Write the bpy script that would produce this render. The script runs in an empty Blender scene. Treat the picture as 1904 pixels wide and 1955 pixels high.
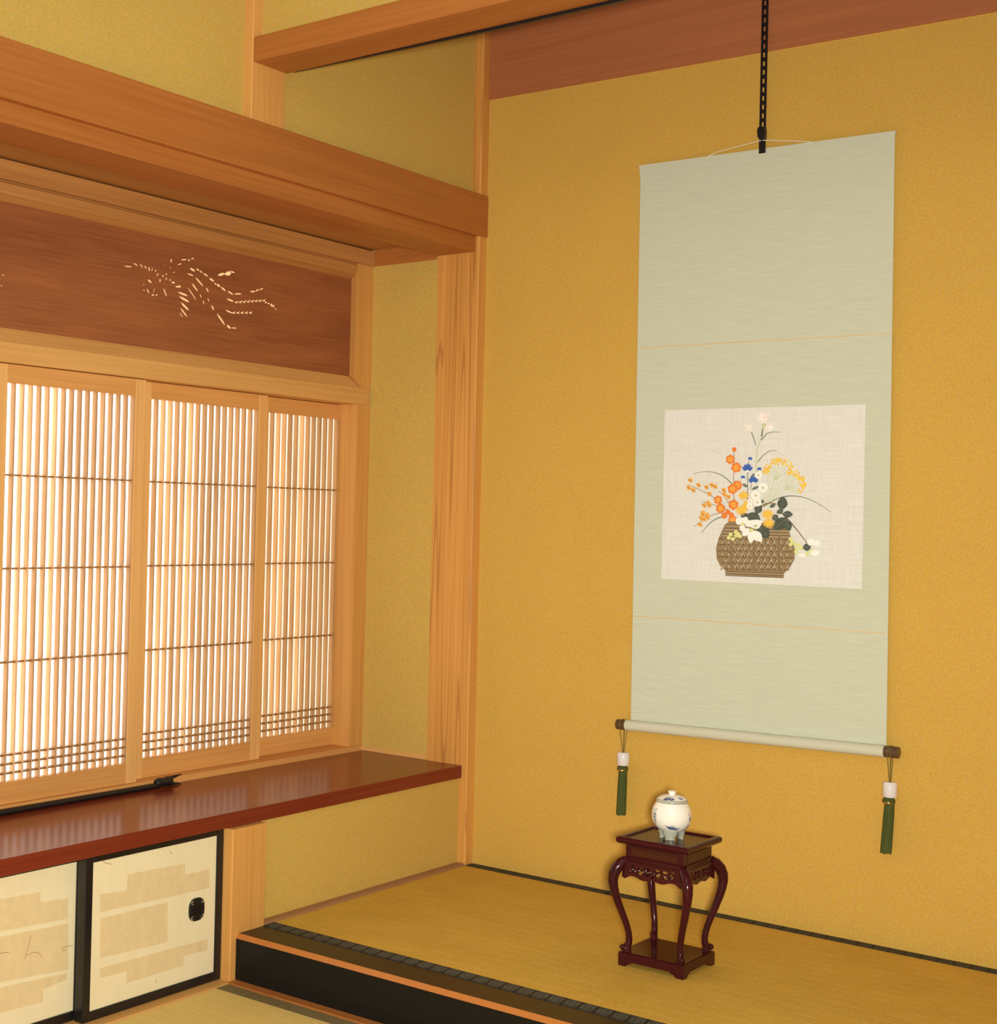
import bpy, bmesh, math, random
from mathutils import Vector, Matrix
from mathutils.geometry import delaunay_2d_cdt

random.seed(7)
C = bpy.context.scene.collection
SC = bpy.context.scene
PI = math.pi

# ------------------------------------------------------------------ camera
cam_d = bpy.data.cameras.new('camera')
cam = bpy.data.objects.new('camera', cam_d)
C.objects.link(cam)
Rm = ((0.7697791565315758, -0.6382104966139036, -0.011287700446515945),
      (0.6378476789682662, 0.7697741075991131, -0.02445734459798452),
      (0.024297913579799997, 0.011626920564939355, 0.9996371472258547))
cam.matrix_world = Matrix(((Rm[0][0], Rm[0][2], -Rm[0][1], 2.20127),
                           (Rm[1][0], Rm[1][2], -Rm[1][1], -3.33468),
                           (Rm[2][0], Rm[2][2], -Rm[2][1], 0.92485),
                           (0, 0, 0, 1)))
cam_d.sensor_fit = 'HORIZONTAL'
cam_d.sensor_width = 36.0
cam_d.lens = 2819.475 / 1904 * 36.0
cam_d.shift_x = (952 - 610) / 1904
cam_d.shift_y = -(977.5 - 949.94) / 1904
cam_d.clip_start = 0.05
SC.camera = cam

# ------------------------------------------------------------------ world, lights, exposure
SC.view_settings.view_transform = 'Standard'
SC.view_settings.look = 'None'
SC.view_settings.gamma = 1.0
SC.view_settings.use_curve_mapping = False
SC.view_settings.exposure = 0.0
W = bpy.data.worlds.new('world')
SC.world = W
W.use_nodes = True
W.node_tree.nodes['Background'].inputs[0].default_value = (1.0, 0.96, 0.86, 1)
W.node_tree.nodes['Background'].inputs[1].default_value = 0.36


def area_light(name, loc, target, size, power, color, spread=180):
    l = bpy.data.lights.new(name, 'AREA')
    l.shape = 'DISK'
    l.size = size
    l.energy = power
    l.color = color
    l.spread = math.radians(spread)
    o = bpy.data.objects.new(name, l)
    C.objects.link(o)
    o.location = loc
    d = Vector(target) - Vector(loc)
    o.rotation_euler = d.to_track_quat('-Z', 'Y').to_euler()
    return o


area_light('camera_flash', (2.30, -3.40, 0.92), (0.20, -0.35, 0.80), 0.13, 46.5, (1.0, 0.97, 0.88), 120)  # stands for the camera flash, unseen beside the viewpoint
area_light('ceiling_lamp', (1.5, -2.6, 2.25), (0.7, -0.6, 0.3), 0.6, 4.0, (1.0, 0.95, 0.84))


# ------------------------------------------------------------------ materials
def nodes_of(name):
    m = bpy.data.materials.new(name)
    m.use_nodes = True
    nt = m.node_tree
    return m, nt, nt.nodes['Principled BSDF']


def N(nt, t, **kw):
    n = nt.nodes.new(t)
    for k, v in kw.items():
        setattr(n, k, v)
    return n


def plain(name, col, rough=0.5, spec=0.5, metal=0.0, coat=0.0, vary=0.0, scale=60):
    m, nt, b = nodes_of(name)
    b.inputs['Roughness'].default_value = rough
    b.inputs['Specular IOR Level'].default_value = spec
    b.inputs['Metallic'].default_value = metal
    b.inputs['Coat Weight'].default_value = coat
    b.inputs['Coat Roughness'].default_value = 0.06
    c = (*col, 1)
    tc = N(nt, 'ShaderNodeTexCoord')
    no = N(nt, 'ShaderNodeTexNoise')
    no.inputs['Scale'].default_value = scale
    no.inputs['Detail'].default_value = 3
    nt.links.new(tc.outputs['Object'], no.inputs['Vector'])
    mx = N(nt, 'ShaderNodeMix', data_type='RGBA')
    mx.inputs[6].default_value = tuple(x * (1 - vary) for x in col) + (1,)
    mx.inputs[7].default_value = tuple(min(1, x * (1 + vary)) for x in col) + (1,)
    nt.links.new(no.outputs['Fac'], mx.inputs[0])
    nt.links.new(mx.outputs[2], b.inputs['Base Color'])
    return m


def wood(name, light, dark, axis, rough=0.42, vein=0.0, fine=140.0, spec=0.4, coat=0.0, rand=False, along=2.0):
    """Straight-grained wood; the grain runs along the given axis."""
    m, nt, b = nodes_of(name)
    b.inputs['Roughness'].default_value = rough
    b.inputs['Specular IOR Level'].default_value = spec
    b.inputs['Coat Weight'].default_value = coat
    b.inputs['Coat Roughness'].default_value = 0.12
    tc = N(nt, 'ShaderNodeTexCoord')
    oi = N(nt, 'ShaderNodeObjectInfo')
    add = N(nt, 'ShaderNodeVectorMath', operation='ADD')
    nt.links.new(tc.outputs['Object'], add.inputs[0])
    mul = N(nt, 'ShaderNodeMath', operation='MULTIPLY')
    mul.inputs[1].default_value = 13.0
    nt.links.new(oi.outputs['Random'], mul.inputs[0])
    nt.links.new(mul.outputs[0], add.inputs[1])

    def noise(across, al, det, dist=0.0):
        mp = N(nt, 'ShaderNodeMapping')
        s = [across] * 3
        s['XYZ'.index(axis)] = al
        mp.inputs['Scale'].default_value = s
        nt.links.new(add.outputs[0], mp.inputs['Vector'])
        n = N(nt, 'ShaderNodeTexNoise')
        n.inputs['Scale'].default_value = 1.0
        n.inputs['Detail'].default_value = det
        n.inputs['Distortion'].default_value = dist
        nt.links.new(mp.outputs[0], n.inputs['Vector'])
        return n
    n1 = noise(16.0, along * 0.5, 4, 0.4)
    n2 = noise(fine, along, 3)
    s1 = N(nt, 'ShaderNodeMath', operation='MULTIPLY_ADD')
    s1.inputs[1].default_value = 0.55
    nt.links.new(n2.outputs['Fac'], s1.inputs[0])
    s2 = N(nt, 'ShaderNodeMath', operation='MULTIPLY')
    s2.inputs[1].default_value = 0.6
    nt.links.new(n1.outputs['Fac'], s2.inputs[0])
    nt.links.new(s2.outputs[0], s1.inputs[2])
    cr = N(nt, 'ShaderNodeValToRGB')
    cr.color_ramp.elements[0].position = 0.36
    cr.color_ramp.elements[0].color = (*dark, 1)
    cr.color_ramp.elements[1].position = 0.72
    cr.color_ramp.elements[1].color = (*light, 1)
    nt.links.new(s1.outputs[0], cr.inputs[0])
    last = cr.outputs[0]
    if vein:
        n3 = noise(15.0, along * 0.10, 1, 0.12)
        w = N(nt, 'ShaderNodeMath', operation='MULTIPLY')
        w.inputs[1].default_value = 110.0
        nt.links.new(n3.outputs['Fac'], w.inputs[0])
        sn = N(nt, 'ShaderNodeMath', operation='SINE')
        nt.links.new(w.outputs[0], sn.inputs[0])
        r3 = N(nt, 'ShaderNodeValToRGB')
        r3.color_ramp.elements[0].position = 0.86
        r3.color_ramp.elements[0].color = (0, 0, 0, 1)
        r3.color_ramp.elements[1].position = 0.99
        r3.color_ramp.elements[1].color = (vein, vein, vein, 1)
        nt.links.new(sn.outputs[0], r3.inputs[0])
        mx = N(nt, 'ShaderNodeMix', data_type='RGBA')
        nt.links.new(r3.outputs[0], mx.inputs[0])
        nt.links.new(last, mx.inputs[6])
        mx.inputs[7].default_value = (dark[0] * 0.45, dark[1] * 0.33, dark[2] * 0.25, 1)
        last = mx.outputs[2]
    if rand:
        ge = N(nt, 'ShaderNodeNewGeometry')
        rr = N(nt, 'ShaderNodeValToRGB')
        rr.color_ramp.elements[0].color = (0.80, 0.76, 0.72, 1)
        rr.color_ramp.elements[1].color = (1.42, 1.48, 1.6, 1)
        e_ = rr.color_ramp.elements.new(0.8)
        e_.color = (1.02, 1.0, 0.98, 1)
        nt.links.new(ge.outputs['Random Per Island'], rr.inputs[0])
        mx = N(nt, 'ShaderNodeMix', data_type='RGBA', blend_type='MULTIPLY')
        mx.inputs[0].default_value = 1.0
        nt.links.new(last, mx.inputs[6])
        nt.links.new(rr.outputs[0], mx.inputs[7])
        last = mx.outputs[2]
    nt.links.new(last, b.inputs['Base Color'])
    bp = N(nt, 'ShaderNodeBump')
    bp.inputs['Strength'].default_value = 0.08
    bp.inputs['Distance'].default_value = 0.001
    nt.links.new(s1.outputs[0], bp.inputs['Height'])
    nt.links.new(bp.outputs[0], b.inputs['Normal'])
    return m


def plaster(name, col, var=0.045):
    m, nt, b = nodes_of(name)
    b.inputs['Roughness'].default_value = 0.85
    b.inputs['Specular IOR Level'].default_value = 0.15
    tc = N(nt, 'ShaderNodeTexCoord')
    n1 = N(nt, 'ShaderNodeTexNoise')
    n1.inputs['Scale'].default_value = 420.0
    n1.inputs['Detail'].default_value = 6
    n2 = N(nt, 'ShaderNodeTexNoise')
    n2.inputs['Scale'].default_value = 5.0
    n2.inputs['Detail'].default_value = 4
    for n in (n1, n2):
        nt.links.new(tc.outputs['Object'], n.inputs['Vector'])
    a = N(nt, 'ShaderNodeMath', operation='MULTIPLY_ADD')
    a.inputs[1].default_value = 0.8
    nt.links.new(n1.outputs['Fac'], a.inputs[0])
    a2 = N(nt, 'ShaderNodeMath', operation='MULTIPLY')
    a2.inputs[1].default_value = 0.2
    nt.links.new(n2.outputs['Fac'], a2.inputs[0])
    nt.links.new(a2.outputs[0], a.inputs[2])
    cr = N(nt, 'ShaderNodeValToRGB')
    cr.color_ramp.elements[0].position = 0.3
    cr.color_ramp.elements[0].color = tuple(x * (1 - 2 * var) for x in col) + (1,)
    cr.color_ramp.elements[1].position = 0.7
    cr.color_ramp.elements[1].color = tuple(x * (1 + 2 * var) for x in col) + (1,)
    nt.links.new(a.outputs[0], cr.inputs[0])
    n3 = N(nt, 'ShaderNodeTexNoise')
    n3.inputs['Scale'].default_value = 210.0
    n3.inputs['Detail'].default_value = 3
    nt.links.new(tc.outputs['Object'], n3.inputs['Vector'])
    sb = N(nt, 'ShaderNodeVectorMath', operation='SUBTRACT')
    nt.links.new(n3.outputs['Color'], sb.inputs[0])
    sb.inputs[1].default_value = (0.5, 0.5, 0.5)
    ml = N(nt, 'ShaderNodeVectorMath', operation='MULTIPLY')
    nt.links.new(sb.outputs[0], ml.inputs[0])
    ml.inputs[1].default_value = (0.26, 0.20, 0.12)
    ad = N(nt, 'ShaderNodeVectorMath', operation='ADD')
    nt.links.new(cr.outputs[0], ad.inputs[0])
    nt.links.new(ml.outputs[0], ad.inputs[1])
    nt.links.new(ad.outputs[0], b.inputs['Base Color'])
    bp = N(nt, 'ShaderNodeBump')
    bp.inputs['Strength'].default_value = 0.12
    bp.inputs['Distance'].default_value = 0.002
    nt.links.new(n1.outputs['Fac'], bp.inputs['Height'])
    nt.links.new(bp.outputs[0], b.inputs['Normal'])
    return m


def tatami(name, light, dark, thread, rib=0.0385, depth=0.5):
    """Woven rush seen from a little way off: speckled straw with pale warp threads along X."""
    m, nt, b = nodes_of(name)
    b.inputs['Roughness'].default_value = 0.6
    b.inputs['Specular IOR Level'].default_value = 0.2
    tc = N(nt, 'ShaderNodeTexCoord')
    sp = N(nt, 'ShaderNodeSeparateXYZ')
    nt.links.new(tc.outputs['Object'], sp.inputs[0])

    def noise(sc, det):
        mp = N(nt, 'ShaderNodeMapping')
        mp.inputs['Scale'].default_value = sc
        nt.links.new(tc.outputs['Object'], mp.inputs['Vector'])
        n = N(nt, 'ShaderNodeTexNoise')
        n.inputs['Scale'].default_value = 1.0
        n.inputs['Detail'].default_value = det
        nt.links.new(mp.outputs[0], n.inputs['Vector'])
        return n.outputs['Fac']

    def mth(op, x, y=None, z=None):
        n = N(nt, 'ShaderNodeMath', operation=op)
        for k, v in enumerate((x, y, z)):
            if v is None:
                continue
            if isinstance(v, (int, float)):
                n.inputs[k].default_value = v
            else:
                nt.links.new(v, n.inputs[k])
        return n.outputs[0]
    fine = noise((95, 330, 50), 3)
    mott = noise((7, 11, 9), 2)
    gap = noise((26, 8, 9), 3)
    warp = noise((3, 3, 3), 1)
    ph = mth('MULTIPLY_ADD', sp.outputs['Y'], 2 * PI / rib, mth('MULTIPLY', warp, 1.6))
    line = mth('MULTIPLY', mth('POWER', mth('MAXIMUM', mth('SINE', ph), 0.0), 22.0), mth('GREATER_THAN', gap, 0.46))
    ribs = mth('MULTIPLY', mth('SINE', mth('MULTIPLY', sp.outputs['Y'], 2 * PI / (rib / 3))), 0.10)
    v = mth('ADD', mth('MULTIPLY_ADD', fine, 0.75, ribs), mth('MULTIPLY', mott, 0.35))
    cr = N(nt, 'ShaderNodeValToRGB')
    cr.color_ramp.elements[0].position = 0.3
    cr.color_ramp.elements[0].color = (*dark, 1)
    cr.color_ramp.elements[1].position = 0.8
    cr.color_ramp.elements[1].color = (*light, 1)
    nt.links.new(v, cr.inputs[0])
    mx = N(nt, 'ShaderNodeMix', data_type='RGBA')
    nt.links.new(mth('MULTIPLY', line, depth), mx.inputs[0])
    nt.links.new(cr.outputs[0], mx.inputs[6])
    mx.inputs[7].default_value = (*thread, 1)
    nt.links.new(mx.outputs[2], b.inputs['Base Color'])
    bp = N(nt, 'ShaderNodeBump')
    bp.inputs['Strength'].default_value = 0.35
    bp.inputs['Distance'].default_value = 0.001
    nt.links.new(v, bp.inputs['Height'])
    nt.links.new(bp.outputs[0], b.inputs['Normal'])
    return m


def crest_border(name, base, motif, yc, period=0.0345):
    """Mat edging cloth: woven ring crests at an even spacing along X."""
    m, nt, b = nodes_of(name)
    b.inputs['Roughness'].default_value = 0.6
    b.inputs['Specular IOR Level'].default_value = 0.25
    tc = N(nt, 'ShaderNodeTexCoord')
    sp = N(nt, 'ShaderNodeSeparateXYZ')
    nt.links.new(tc.outputs['Object'], sp.inputs[0])

    def mth(op, a, bb=None, c=None):
        n = N(nt, 'ShaderNodeMath', operation=op)
        for i, v in enumerate((a, bb, c)):
            if v is None:
                continue
            if isinstance(v, (int, float)):
                n.inputs[i].default_value = v
            else:
                nt.links.new(v, n.inputs[i])
        return n.outputs[0]
    u = mth('SUBTRACT', mth('FRACT', mth('DIVIDE', mth('ADD', sp.outputs['X'], 5.0), period)), 0.5)
    v = mth('DIVIDE', mth('SUBTRACT', sp.outputs['Y'], yc), period)
    r = mth('SQRT', mth('ADD', mth('MULTIPLY', u, u), mth('MULTIPLY', v, v)))
    ang = mth('ARCTAN2', v, u)
    pet = mth('MULTIPLY', mth('SINE', mth('MULTIPLY', ang, 6.0)), 0.06)
    rr = mth('ADD', r, pet)
    ring = mth('MULTIPLY', mth('GREATER_THAN', rr, 0.26), mth('LESS_THAN', rr, 0.42))
    dot = mth('LESS_THAN', r, 0.13)
    fac = mth('MAXIMUM', ring, dot)
    no = N(nt, 'ShaderNodeTexNoise')
    no.inputs['Scale'].default_value = 400
    nt.links.new(tc.outputs['Object'], no.inputs['Vector'])
    inside = mth('LESS_THAN', mth('ABSOLUTE', mth('ADD', u, mth('MULTIPLY', v, 0.18))), 0.42)
    fac = mth('MULTIPLY', mth('MULTIPLY_ADD', fac, 0.55, 0.38), mth('MULTIPLY', inside, mth('MULTIPLY_ADD', no.outputs['Fac'], 1.1, 0.3)))
    mx = N(nt, 'ShaderNodeMix', data_type='RGBA')
    nt.links.new(fac, mx.inputs[0])
    mx.inputs[6].default_value = (*base, 1)
    mx.inputs[7].default_value = (*motif, 1)
    nt.links.new(mx.outputs[2], b.inputs['Base Color'])
    return m


def cloth(name, col, streak=(6, 6, 300), amount=0.1, rough=0.8, cross=(330, 50, 14)):
    m, nt, b = nodes_of(name)
    b.inputs['Roughness'].default_value = rough
    b.inputs['Specular IOR Level'].default_value = 0.2
    tc = N(nt, 'ShaderNodeTexCoord')
    fs = []
    for s in (streak, cross):
        mp = N(nt, 'ShaderNodeMapping')
        mp.inputs['Scale'].default_value = s
        nt.links.new(tc.outputs['Object'], mp.inputs['Vector'])
        n = N(nt, 'ShaderNodeTexNoise')
        n.inputs['Scale'].default_value = 1
        n.inputs['Detail'].default_value = 4
        nt.links.new(mp.outputs[0], n.inputs['Vector'])
        fs.append(n)
    a = N(nt, 'ShaderNodeMath', operation='ADD')
    nt.links.new(fs[0].outputs['Fac'], a.inputs[0])
    nt.links.new(fs[1].outputs['Fac'], a.inputs[1])
    cr = N(nt, 'ShaderNodeValToRGB')
    cr.color_ramp.elements[0].position = 0.3
    cr.color_ramp.elements[0].color = tuple(x * (1 - amount) for x in col) + (1,)
    cr.color_ramp.elements[1].position = 0.7
    cr.color_ramp.elements[1].color = tuple(x * (1 + amount) for x in col) + (1,)
    h = N(nt, 'ShaderNodeMath', operation='MULTIPLY')
    h.inputs[1].default_value = 0.5
    nt.links.new(a.outputs[0], h.inputs[0])
    nt.links.new(h.outputs[0], cr.inputs[0])
    nt.links.new(cr.outputs[0], b.inputs['Base Color'])
    return m


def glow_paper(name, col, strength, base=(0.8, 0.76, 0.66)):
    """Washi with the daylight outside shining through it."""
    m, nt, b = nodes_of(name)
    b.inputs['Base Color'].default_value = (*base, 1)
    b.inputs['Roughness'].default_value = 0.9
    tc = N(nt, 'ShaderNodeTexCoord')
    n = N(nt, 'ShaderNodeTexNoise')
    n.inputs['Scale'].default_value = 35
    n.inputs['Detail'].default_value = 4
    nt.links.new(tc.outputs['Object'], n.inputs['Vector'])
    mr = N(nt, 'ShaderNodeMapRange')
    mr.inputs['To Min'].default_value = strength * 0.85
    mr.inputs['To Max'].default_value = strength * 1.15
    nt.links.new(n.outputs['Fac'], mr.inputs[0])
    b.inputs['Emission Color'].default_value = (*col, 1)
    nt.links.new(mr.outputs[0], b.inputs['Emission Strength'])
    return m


M = {}
HL, HD = (0.72, 0.395, 0.125), (0.58, 0.295, 0.08)
for ax in 'XYZ':
    M['hinoki' + ax] = wood('hinoki_' + ax, HL, HD, ax)
    M['cedar' + ax] = wood('cedar_' + ax, (0.45, 0.160, 0.034), (0.345, 0.110, 0.021), ax, rough=0.45)
M['hinokiZ'] = wood('hinoki_upright', (0.69, 0.35, 0.095), (0.56, 0.26, 0.06), 'Z')
M['post'] = wood('veined_post', (0.70, 0.345, 0.085), (0.56, 0.245, 0.05), 'Z', rough=0.3, spec=0.5, vein=0.42)
M['brown_board'] = wood('brown_board', (0.44, 0.155, 0.06), (0.36, 0.12, 0.043), 'X', rough=0.55)
M['ranma'] = wood('dark_cedar_board', (0.35, 0.115, 0.036), (0.21, 0.062, 0.02), 'Y', rough=0.6, fine=260, along=5)
M['alcove_ceiling'] = wood('alcove_board', (0.52, 0.24, 0.07), (0.38, 0.16, 0.045), 'Y')
M['slat'] = wood('slat_wood', (0.66, 0.40, 0.185), (0.46, 0.25, 0.10), 'Z', rand=True, along=7)
M['screen_wood'] = wood('screen_wood_upright', (0.80, 0.45, 0.155), (0.68, 0.35, 0.105), 'Z')
M['screen_wood_h'] = wood('screen_wood_cross', (0.72, 0.36, 0.11), (0.58, 0.265, 0.07), 'Y')
M['crossbar_shaded'] = wood('shaded_crossbar_wood', (0.34, 0.165, 0.055), (0.25, 0.11, 0.035), 'Y')  # shade on the bars is put into the colour as darker wood
M['plaster_back'] = plaster('ochre_plaster', (0.60, 0.366, 0.072))
M['plaster_left'] = plaster('sand_plaster', (0.575, 0.380, 0.088))
M['tatami'] = tatami('tatami_rush', (0.74, 0.475, 0.08), (0.53, 0.32, 0.045), (0.82, 0.60, 0.21))
M['tatami_room'] = tatami('room_tatami_rush', (0.80, 0.60, 0.20), (0.66, 0.47, 0.13), (0.84, 0.66, 0.28))
M['heri_front'] = crest_border('crest_border_front', (0.012, 0.012, 0.011), (0.105, 0.11, 0.095), -0.8225)
M['heri_back'] = crest_border('crest_border_back', (0.012, 0.012, 0.012), (0.06, 0.066, 0.06), -0.0195)
M['heri_room'] = cloth('olive_border', (0.20, 0.15, 0.06), streak=(300, 300, 300), amount=0.35)
M['lacquer'] = plain('black_lacquer', (0.009, 0.008, 0.007), rough=0.35, spec=0.2, vary=0.3)
M['lacquer_edge'] = plain('orange_lacquer_edge', (0.47, 0.165, 0.036), rough=0.4, spec=0.3, vary=0.06)
M['lacquer_top'] = plain('dark_brown_lacquer', (0.028, 0.016, 0.008), rough=0.32, spec=0.2, vary=0.25)
M['black_metal'] = plain('black_metal', (0.008, 0.007, 0.008), rough=0.4, vary=0.2)
M['black_frame'] = plain('black_lacquer_frame', (0.010, 0.008, 0.008), rough=0.3, vary=0.3)
M['shelf'] = wood('red_brown_shelf', (0.215, 0.036, 0.014), (0.145, 0.023, 0.009), 'Y', rough=0.2, spec=0.2, fine=170)
M['paper'] = cloth('door_paper', (0.78, 0.68, 0.43), streak=(20, 20, 20), amount=0.03)
M['paper_cloud'] = cloth('door_paper_cloud', (0.70, 0.55, 0.30), streak=(60, 60, 60), amount=0.07)
M['fibre'] = plain('bark_fibre', (0.30, 0.13, 0.05), rough=0.9)
M['pull'] = plain('dark_pull_metal', (0.016, 0.015, 0.015), rough=0.35, metal=0.3)
M['pull_in'] = plain('dark_pull_dish', (0.006, 0.006, 0.006), rough=0.3)
M['silver'] = plain('silver_ornament', (0.75, 0.72, 0.66), rough=0.25, metal=1.0)
M['scroll'] = cloth('celadon_scroll_cloth', (0.575, 0.605, 0.465), streak=(10, 10, 420), amount=0.10, cross=(22, 20, 700))
M['scroll_rod'] = cloth('celadon_rod_cloth', (0.60, 0.60, 0.46), streak=(10, 10, 420), amount=0.07, cross=(22, 20, 700))
M['stitch'] = plain('gold_stitch', (0.74, 0.45, 0.16), rough=0.6)
M['linen'] = cloth('painting_linen', (0.735, 0.74, 0.68), streak=(14, 10, 300), amount=0.1)
M['knob'] = plain('brown_knob', (0.10, 0.05, 0.022), rough=0.4, vary=0.2)
M['cord'] = plain('white_cord', (0.80, 0.72, 0.60), rough=0.8)
M['green_cord'] = plain('olive_cord', (0.17, 0.14, 0.025), rough=0.8)
M['bead'] = plain('white_porcelain_bead', (0.74, 0.71, 0.69), rough=0.12, coat=0.5)
M['gold_reflection'] = plain('knot_gold_reflection', (0.55, 0.36, 0.12), rough=0.25, metal=0.9)  # gold reflection on the green knot, put into a colour
M['tassel'] = cloth('green_silk_tassel', (0.068, 0.085, 0.018), streak=(700, 700, 8), amount=0.35, rough=0.7)
M['rosewood'] = wood('rosewood', (0.058, 0.007, 0.009), (0.026, 0.004, 0.005), 'X', rough=0.16, spec=0.2, coat=0.08, fine=300)
M['rosewood_dark'] = wood('rosewood_panel', (0.065, 0.017, 0.008), (0.032, 0.008, 0.005), 'X', rough=0.2, spec=0.18, coat=0.03, fine=300)
M['porcelain'] = plain('white_porcelain', (0.88, 0.85, 0.75), rough=0.08, coat=0.6)
M['celadon'] = plain('grey_green_glaze', (0.40, 0.42, 0.33), rough=0.12, coat=0.4)
M['cobalt'] = plain('cobalt_blue', (0.085, 0.115, 0.22), rough=0.12, coat=0.4)
M['mauve'] = plain('mauve_glaze', (0.40, 0.22, 0.24), rough=0.12, coat=0.4)
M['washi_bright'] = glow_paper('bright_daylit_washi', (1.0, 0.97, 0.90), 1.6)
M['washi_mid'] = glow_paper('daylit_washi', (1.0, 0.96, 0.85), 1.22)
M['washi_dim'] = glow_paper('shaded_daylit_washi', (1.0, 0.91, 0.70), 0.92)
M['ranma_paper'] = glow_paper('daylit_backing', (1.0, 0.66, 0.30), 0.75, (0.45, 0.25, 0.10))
M['baseboard'] = wood('floor_batten', (0.36, 0.18, 0.085), (0.28, 0.13, 0.06), 'Y')


# ------------------------------------------------------------------ mesh helpers
class MB:
    def __init__(self):
        self.v, self.f, self.m = [], [], []

    def add(self, vs, fs, m=0):
        o = len(self.v)
        self.v += [tuple(p) for p in vs]
        for q in fs:
            self.f.append(tuple(i + o for i in q))
            self.m.append(m)
        return self

    def box(self, x0, x1, y0, y1, z0, z1, m=0):
        vs = [(x, y, z) for x in (x0, x1) for y in (y0, y1) for z in (z0, z1)]
        return self.add(vs, [(0, 1, 3, 2), (4, 6, 7, 5), (0, 4, 5, 1), (2, 3, 7, 6), (0, 2, 6, 4), (1, 5, 7, 3)], m)

    def prism(self, poly, a0, a1, axis='X', m=0):
        """poly: (u,v) outline swept from a0 to a1 along an axis; u,v are the two other axes in order."""
        n = len(poly)

        def pt(a, u, v):
            return {'X': (a, u, v), 'Y': (u, a, v), 'Z': (u, v, a)}[axis]
        vs = [pt(a0, *p) for p in poly] + [pt(a1, *p) for p in poly]
        fs = [tuple(range(n))[::-1], tuple(range(n, 2 * n))]
        fs += [(i, (i + 1) % n, n + (i + 1) % n, n + i) for i in range(n)]
        return self.add(vs, fs, m)

    def lathe(self, prof, c=(0, 0, 0), seg=32, m=0, axis='Z', caps=True):
        vs, fs = [], []
        for r, h in prof:
            for k in range(seg):
                a = 2 * PI * k / seg
                u, w = r * math.cos(a), r * math.sin(a)
                p = {'Z': (u, w, h), 'X': (h, u, w), 'Y': (w, h, u)}[axis]
                vs.append((c[0] + p[0], c[1] + p[1], c[2] + p[2]))
        for i in range(len(prof) - 1):
            for k in range(seg):
                k2 = (k + 1) % seg
                fs.append((i * seg + k, i * seg + k2, (i + 1) * seg + k2, (i + 1) * seg + k))
        if caps:
            fs.append(tuple(range(seg))[::-1])
            fs.append(tuple((len(prof) - 1) * seg + k for k in range(seg)))
        return self.add(vs, fs, m)

    def tube(self, path, rad, seg=8, m=0, ell=(1, 1)):
        P = [Vector(p) for p in path]
        n = len(P)
        R = rad if isinstance(rad, (list, tuple)) else [rad] * n
        T = [(P[min(i + 1, n - 1)] - P[max(i - 1, 0)]).normalized() for i in range(n)]
        up = Vector((0, 0, 1)) if abs(T[0].z) < 0.9 else Vector((1, 0, 0))
        nx = T[0].cross(up).normalized()
        vs, fs = [], []
        for i in range(n):
            nx = (nx - T[i] * nx.dot(T[i])).normalized()
            ny = T[i].cross(nx)
            for k in range(seg):
                a = 2 * PI * k / seg
                vs.append(P[i] + nx * (R[i] * ell[0] * math.cos(a)) + ny * (R[i] * ell[1] * math.sin(a)))
        for i in range(n - 1):
            for k in range(seg):
                k2 = (k + 1) % seg
                fs.append((i * seg + k, i * seg + k2, (i + 1) * seg + k2, (i + 1) * seg + k))
        fs.append(tuple(range(seg))[::-1])
        fs.append(tuple((n - 1) * seg + k for k in range(seg)))
        return self.add(vs, fs, m)

    def ball(self, c, r, m=0, seg=14, rings=8, sz=1.0):
        prof = [(max(1e-4, r * math.sin(PI * i / rings)), -r * sz * math.cos(PI * i / rings)) for i in range(rings + 1)]
        return self.lathe(prof, c, seg, m)

    def holed(self, outer, holes, a0, a1, axis='X', m=0):
        """Plate with cut-through openings: outline and openings in the two other axes."""
        pts, faces = [], []
        for poly in [outer] + holes:
            o = len(pts)
            pts += [Vector(p) for p in poly]
            faces.append(list(range(o, o + len(poly))))
        r = delaunay_2d_cdt(pts, [], faces, 1, 1e-7)
        V2, F2, OF = r[0], r[2], r[5]
        keep = [f for f, of in zip(F2, OF) if 0 in of and len(of) == 1]

        def pt(a, p):
            return {'X': (a, p[0], p[1]), 'Y': (p[0], a, p[1]), 'Z': (p[0], p[1], a)}[axis]
        n = len(V2)
        vs = [pt(a0, p) for p in V2] + [pt(a1, p) for p in V2]
        fs = [tuple(f) for f in keep] + [tuple(i + n for i in f)[::-1] for f in keep]
        cnt = {}
        for f in keep:
            for i in range(len(f)):
                e = (f[i], f[(i + 1) % len(f)])
                cnt[e] = cnt.get(e, 0) + 1
        for (i, j) in cnt:
            if (j, i) not in cnt:
                fs.append((j, i, i + n, j + n))
        return self.add(vs, fs, m)

    def build(self, name, mats, parent=None, bevel=0.0, smooth=False, loc=None, segs=2):
        me = bpy.data.meshes.new(name)
        me.from_pydata(self.v, [], self.f)
        mats = mats if isinstance(mats, (list, tuple)) else [mats]
        for mm in mats:
            me.materials.append(M[mm])
        for p, i in zip(me.polygons, self.m):
            p.material_index = i
            p.use_smooth = smooth
        bm = bmesh.new()
        bm.from_mesh(me)
        bmesh.ops.recalc_face_normals(bm, faces=bm.faces[:])
        bm.to_mesh(me)
        bm.free()
        o = bpy.data.objects.new(name, me)
        C.objects.link(o)
        if parent is not None:
            o.parent = parent
        if loc:
            o.location = loc
        if bevel:
            b = o.modifiers.new('edge', 'BEVEL')
            b.width = bevel
            b.segments = segs
            b.limit_method = 'ANGLE'
            b.angle_limit = math.radians(50)
        if smooth:
            try:
                me.shade_smooth()
                sm = o.modifiers.new('smooth_by_angle', 'EDGE_SPLIT')
                sm.split_angle = math.radians(45)
            except Exception:
                pass
        return o


def tag(o, label, cat, group=None, kind=None):
    o['label'] = label
    o['category'] = cat
    if group:
        o['group'] = group
    if kind:
        o['kind'] = kind
    return o


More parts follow.
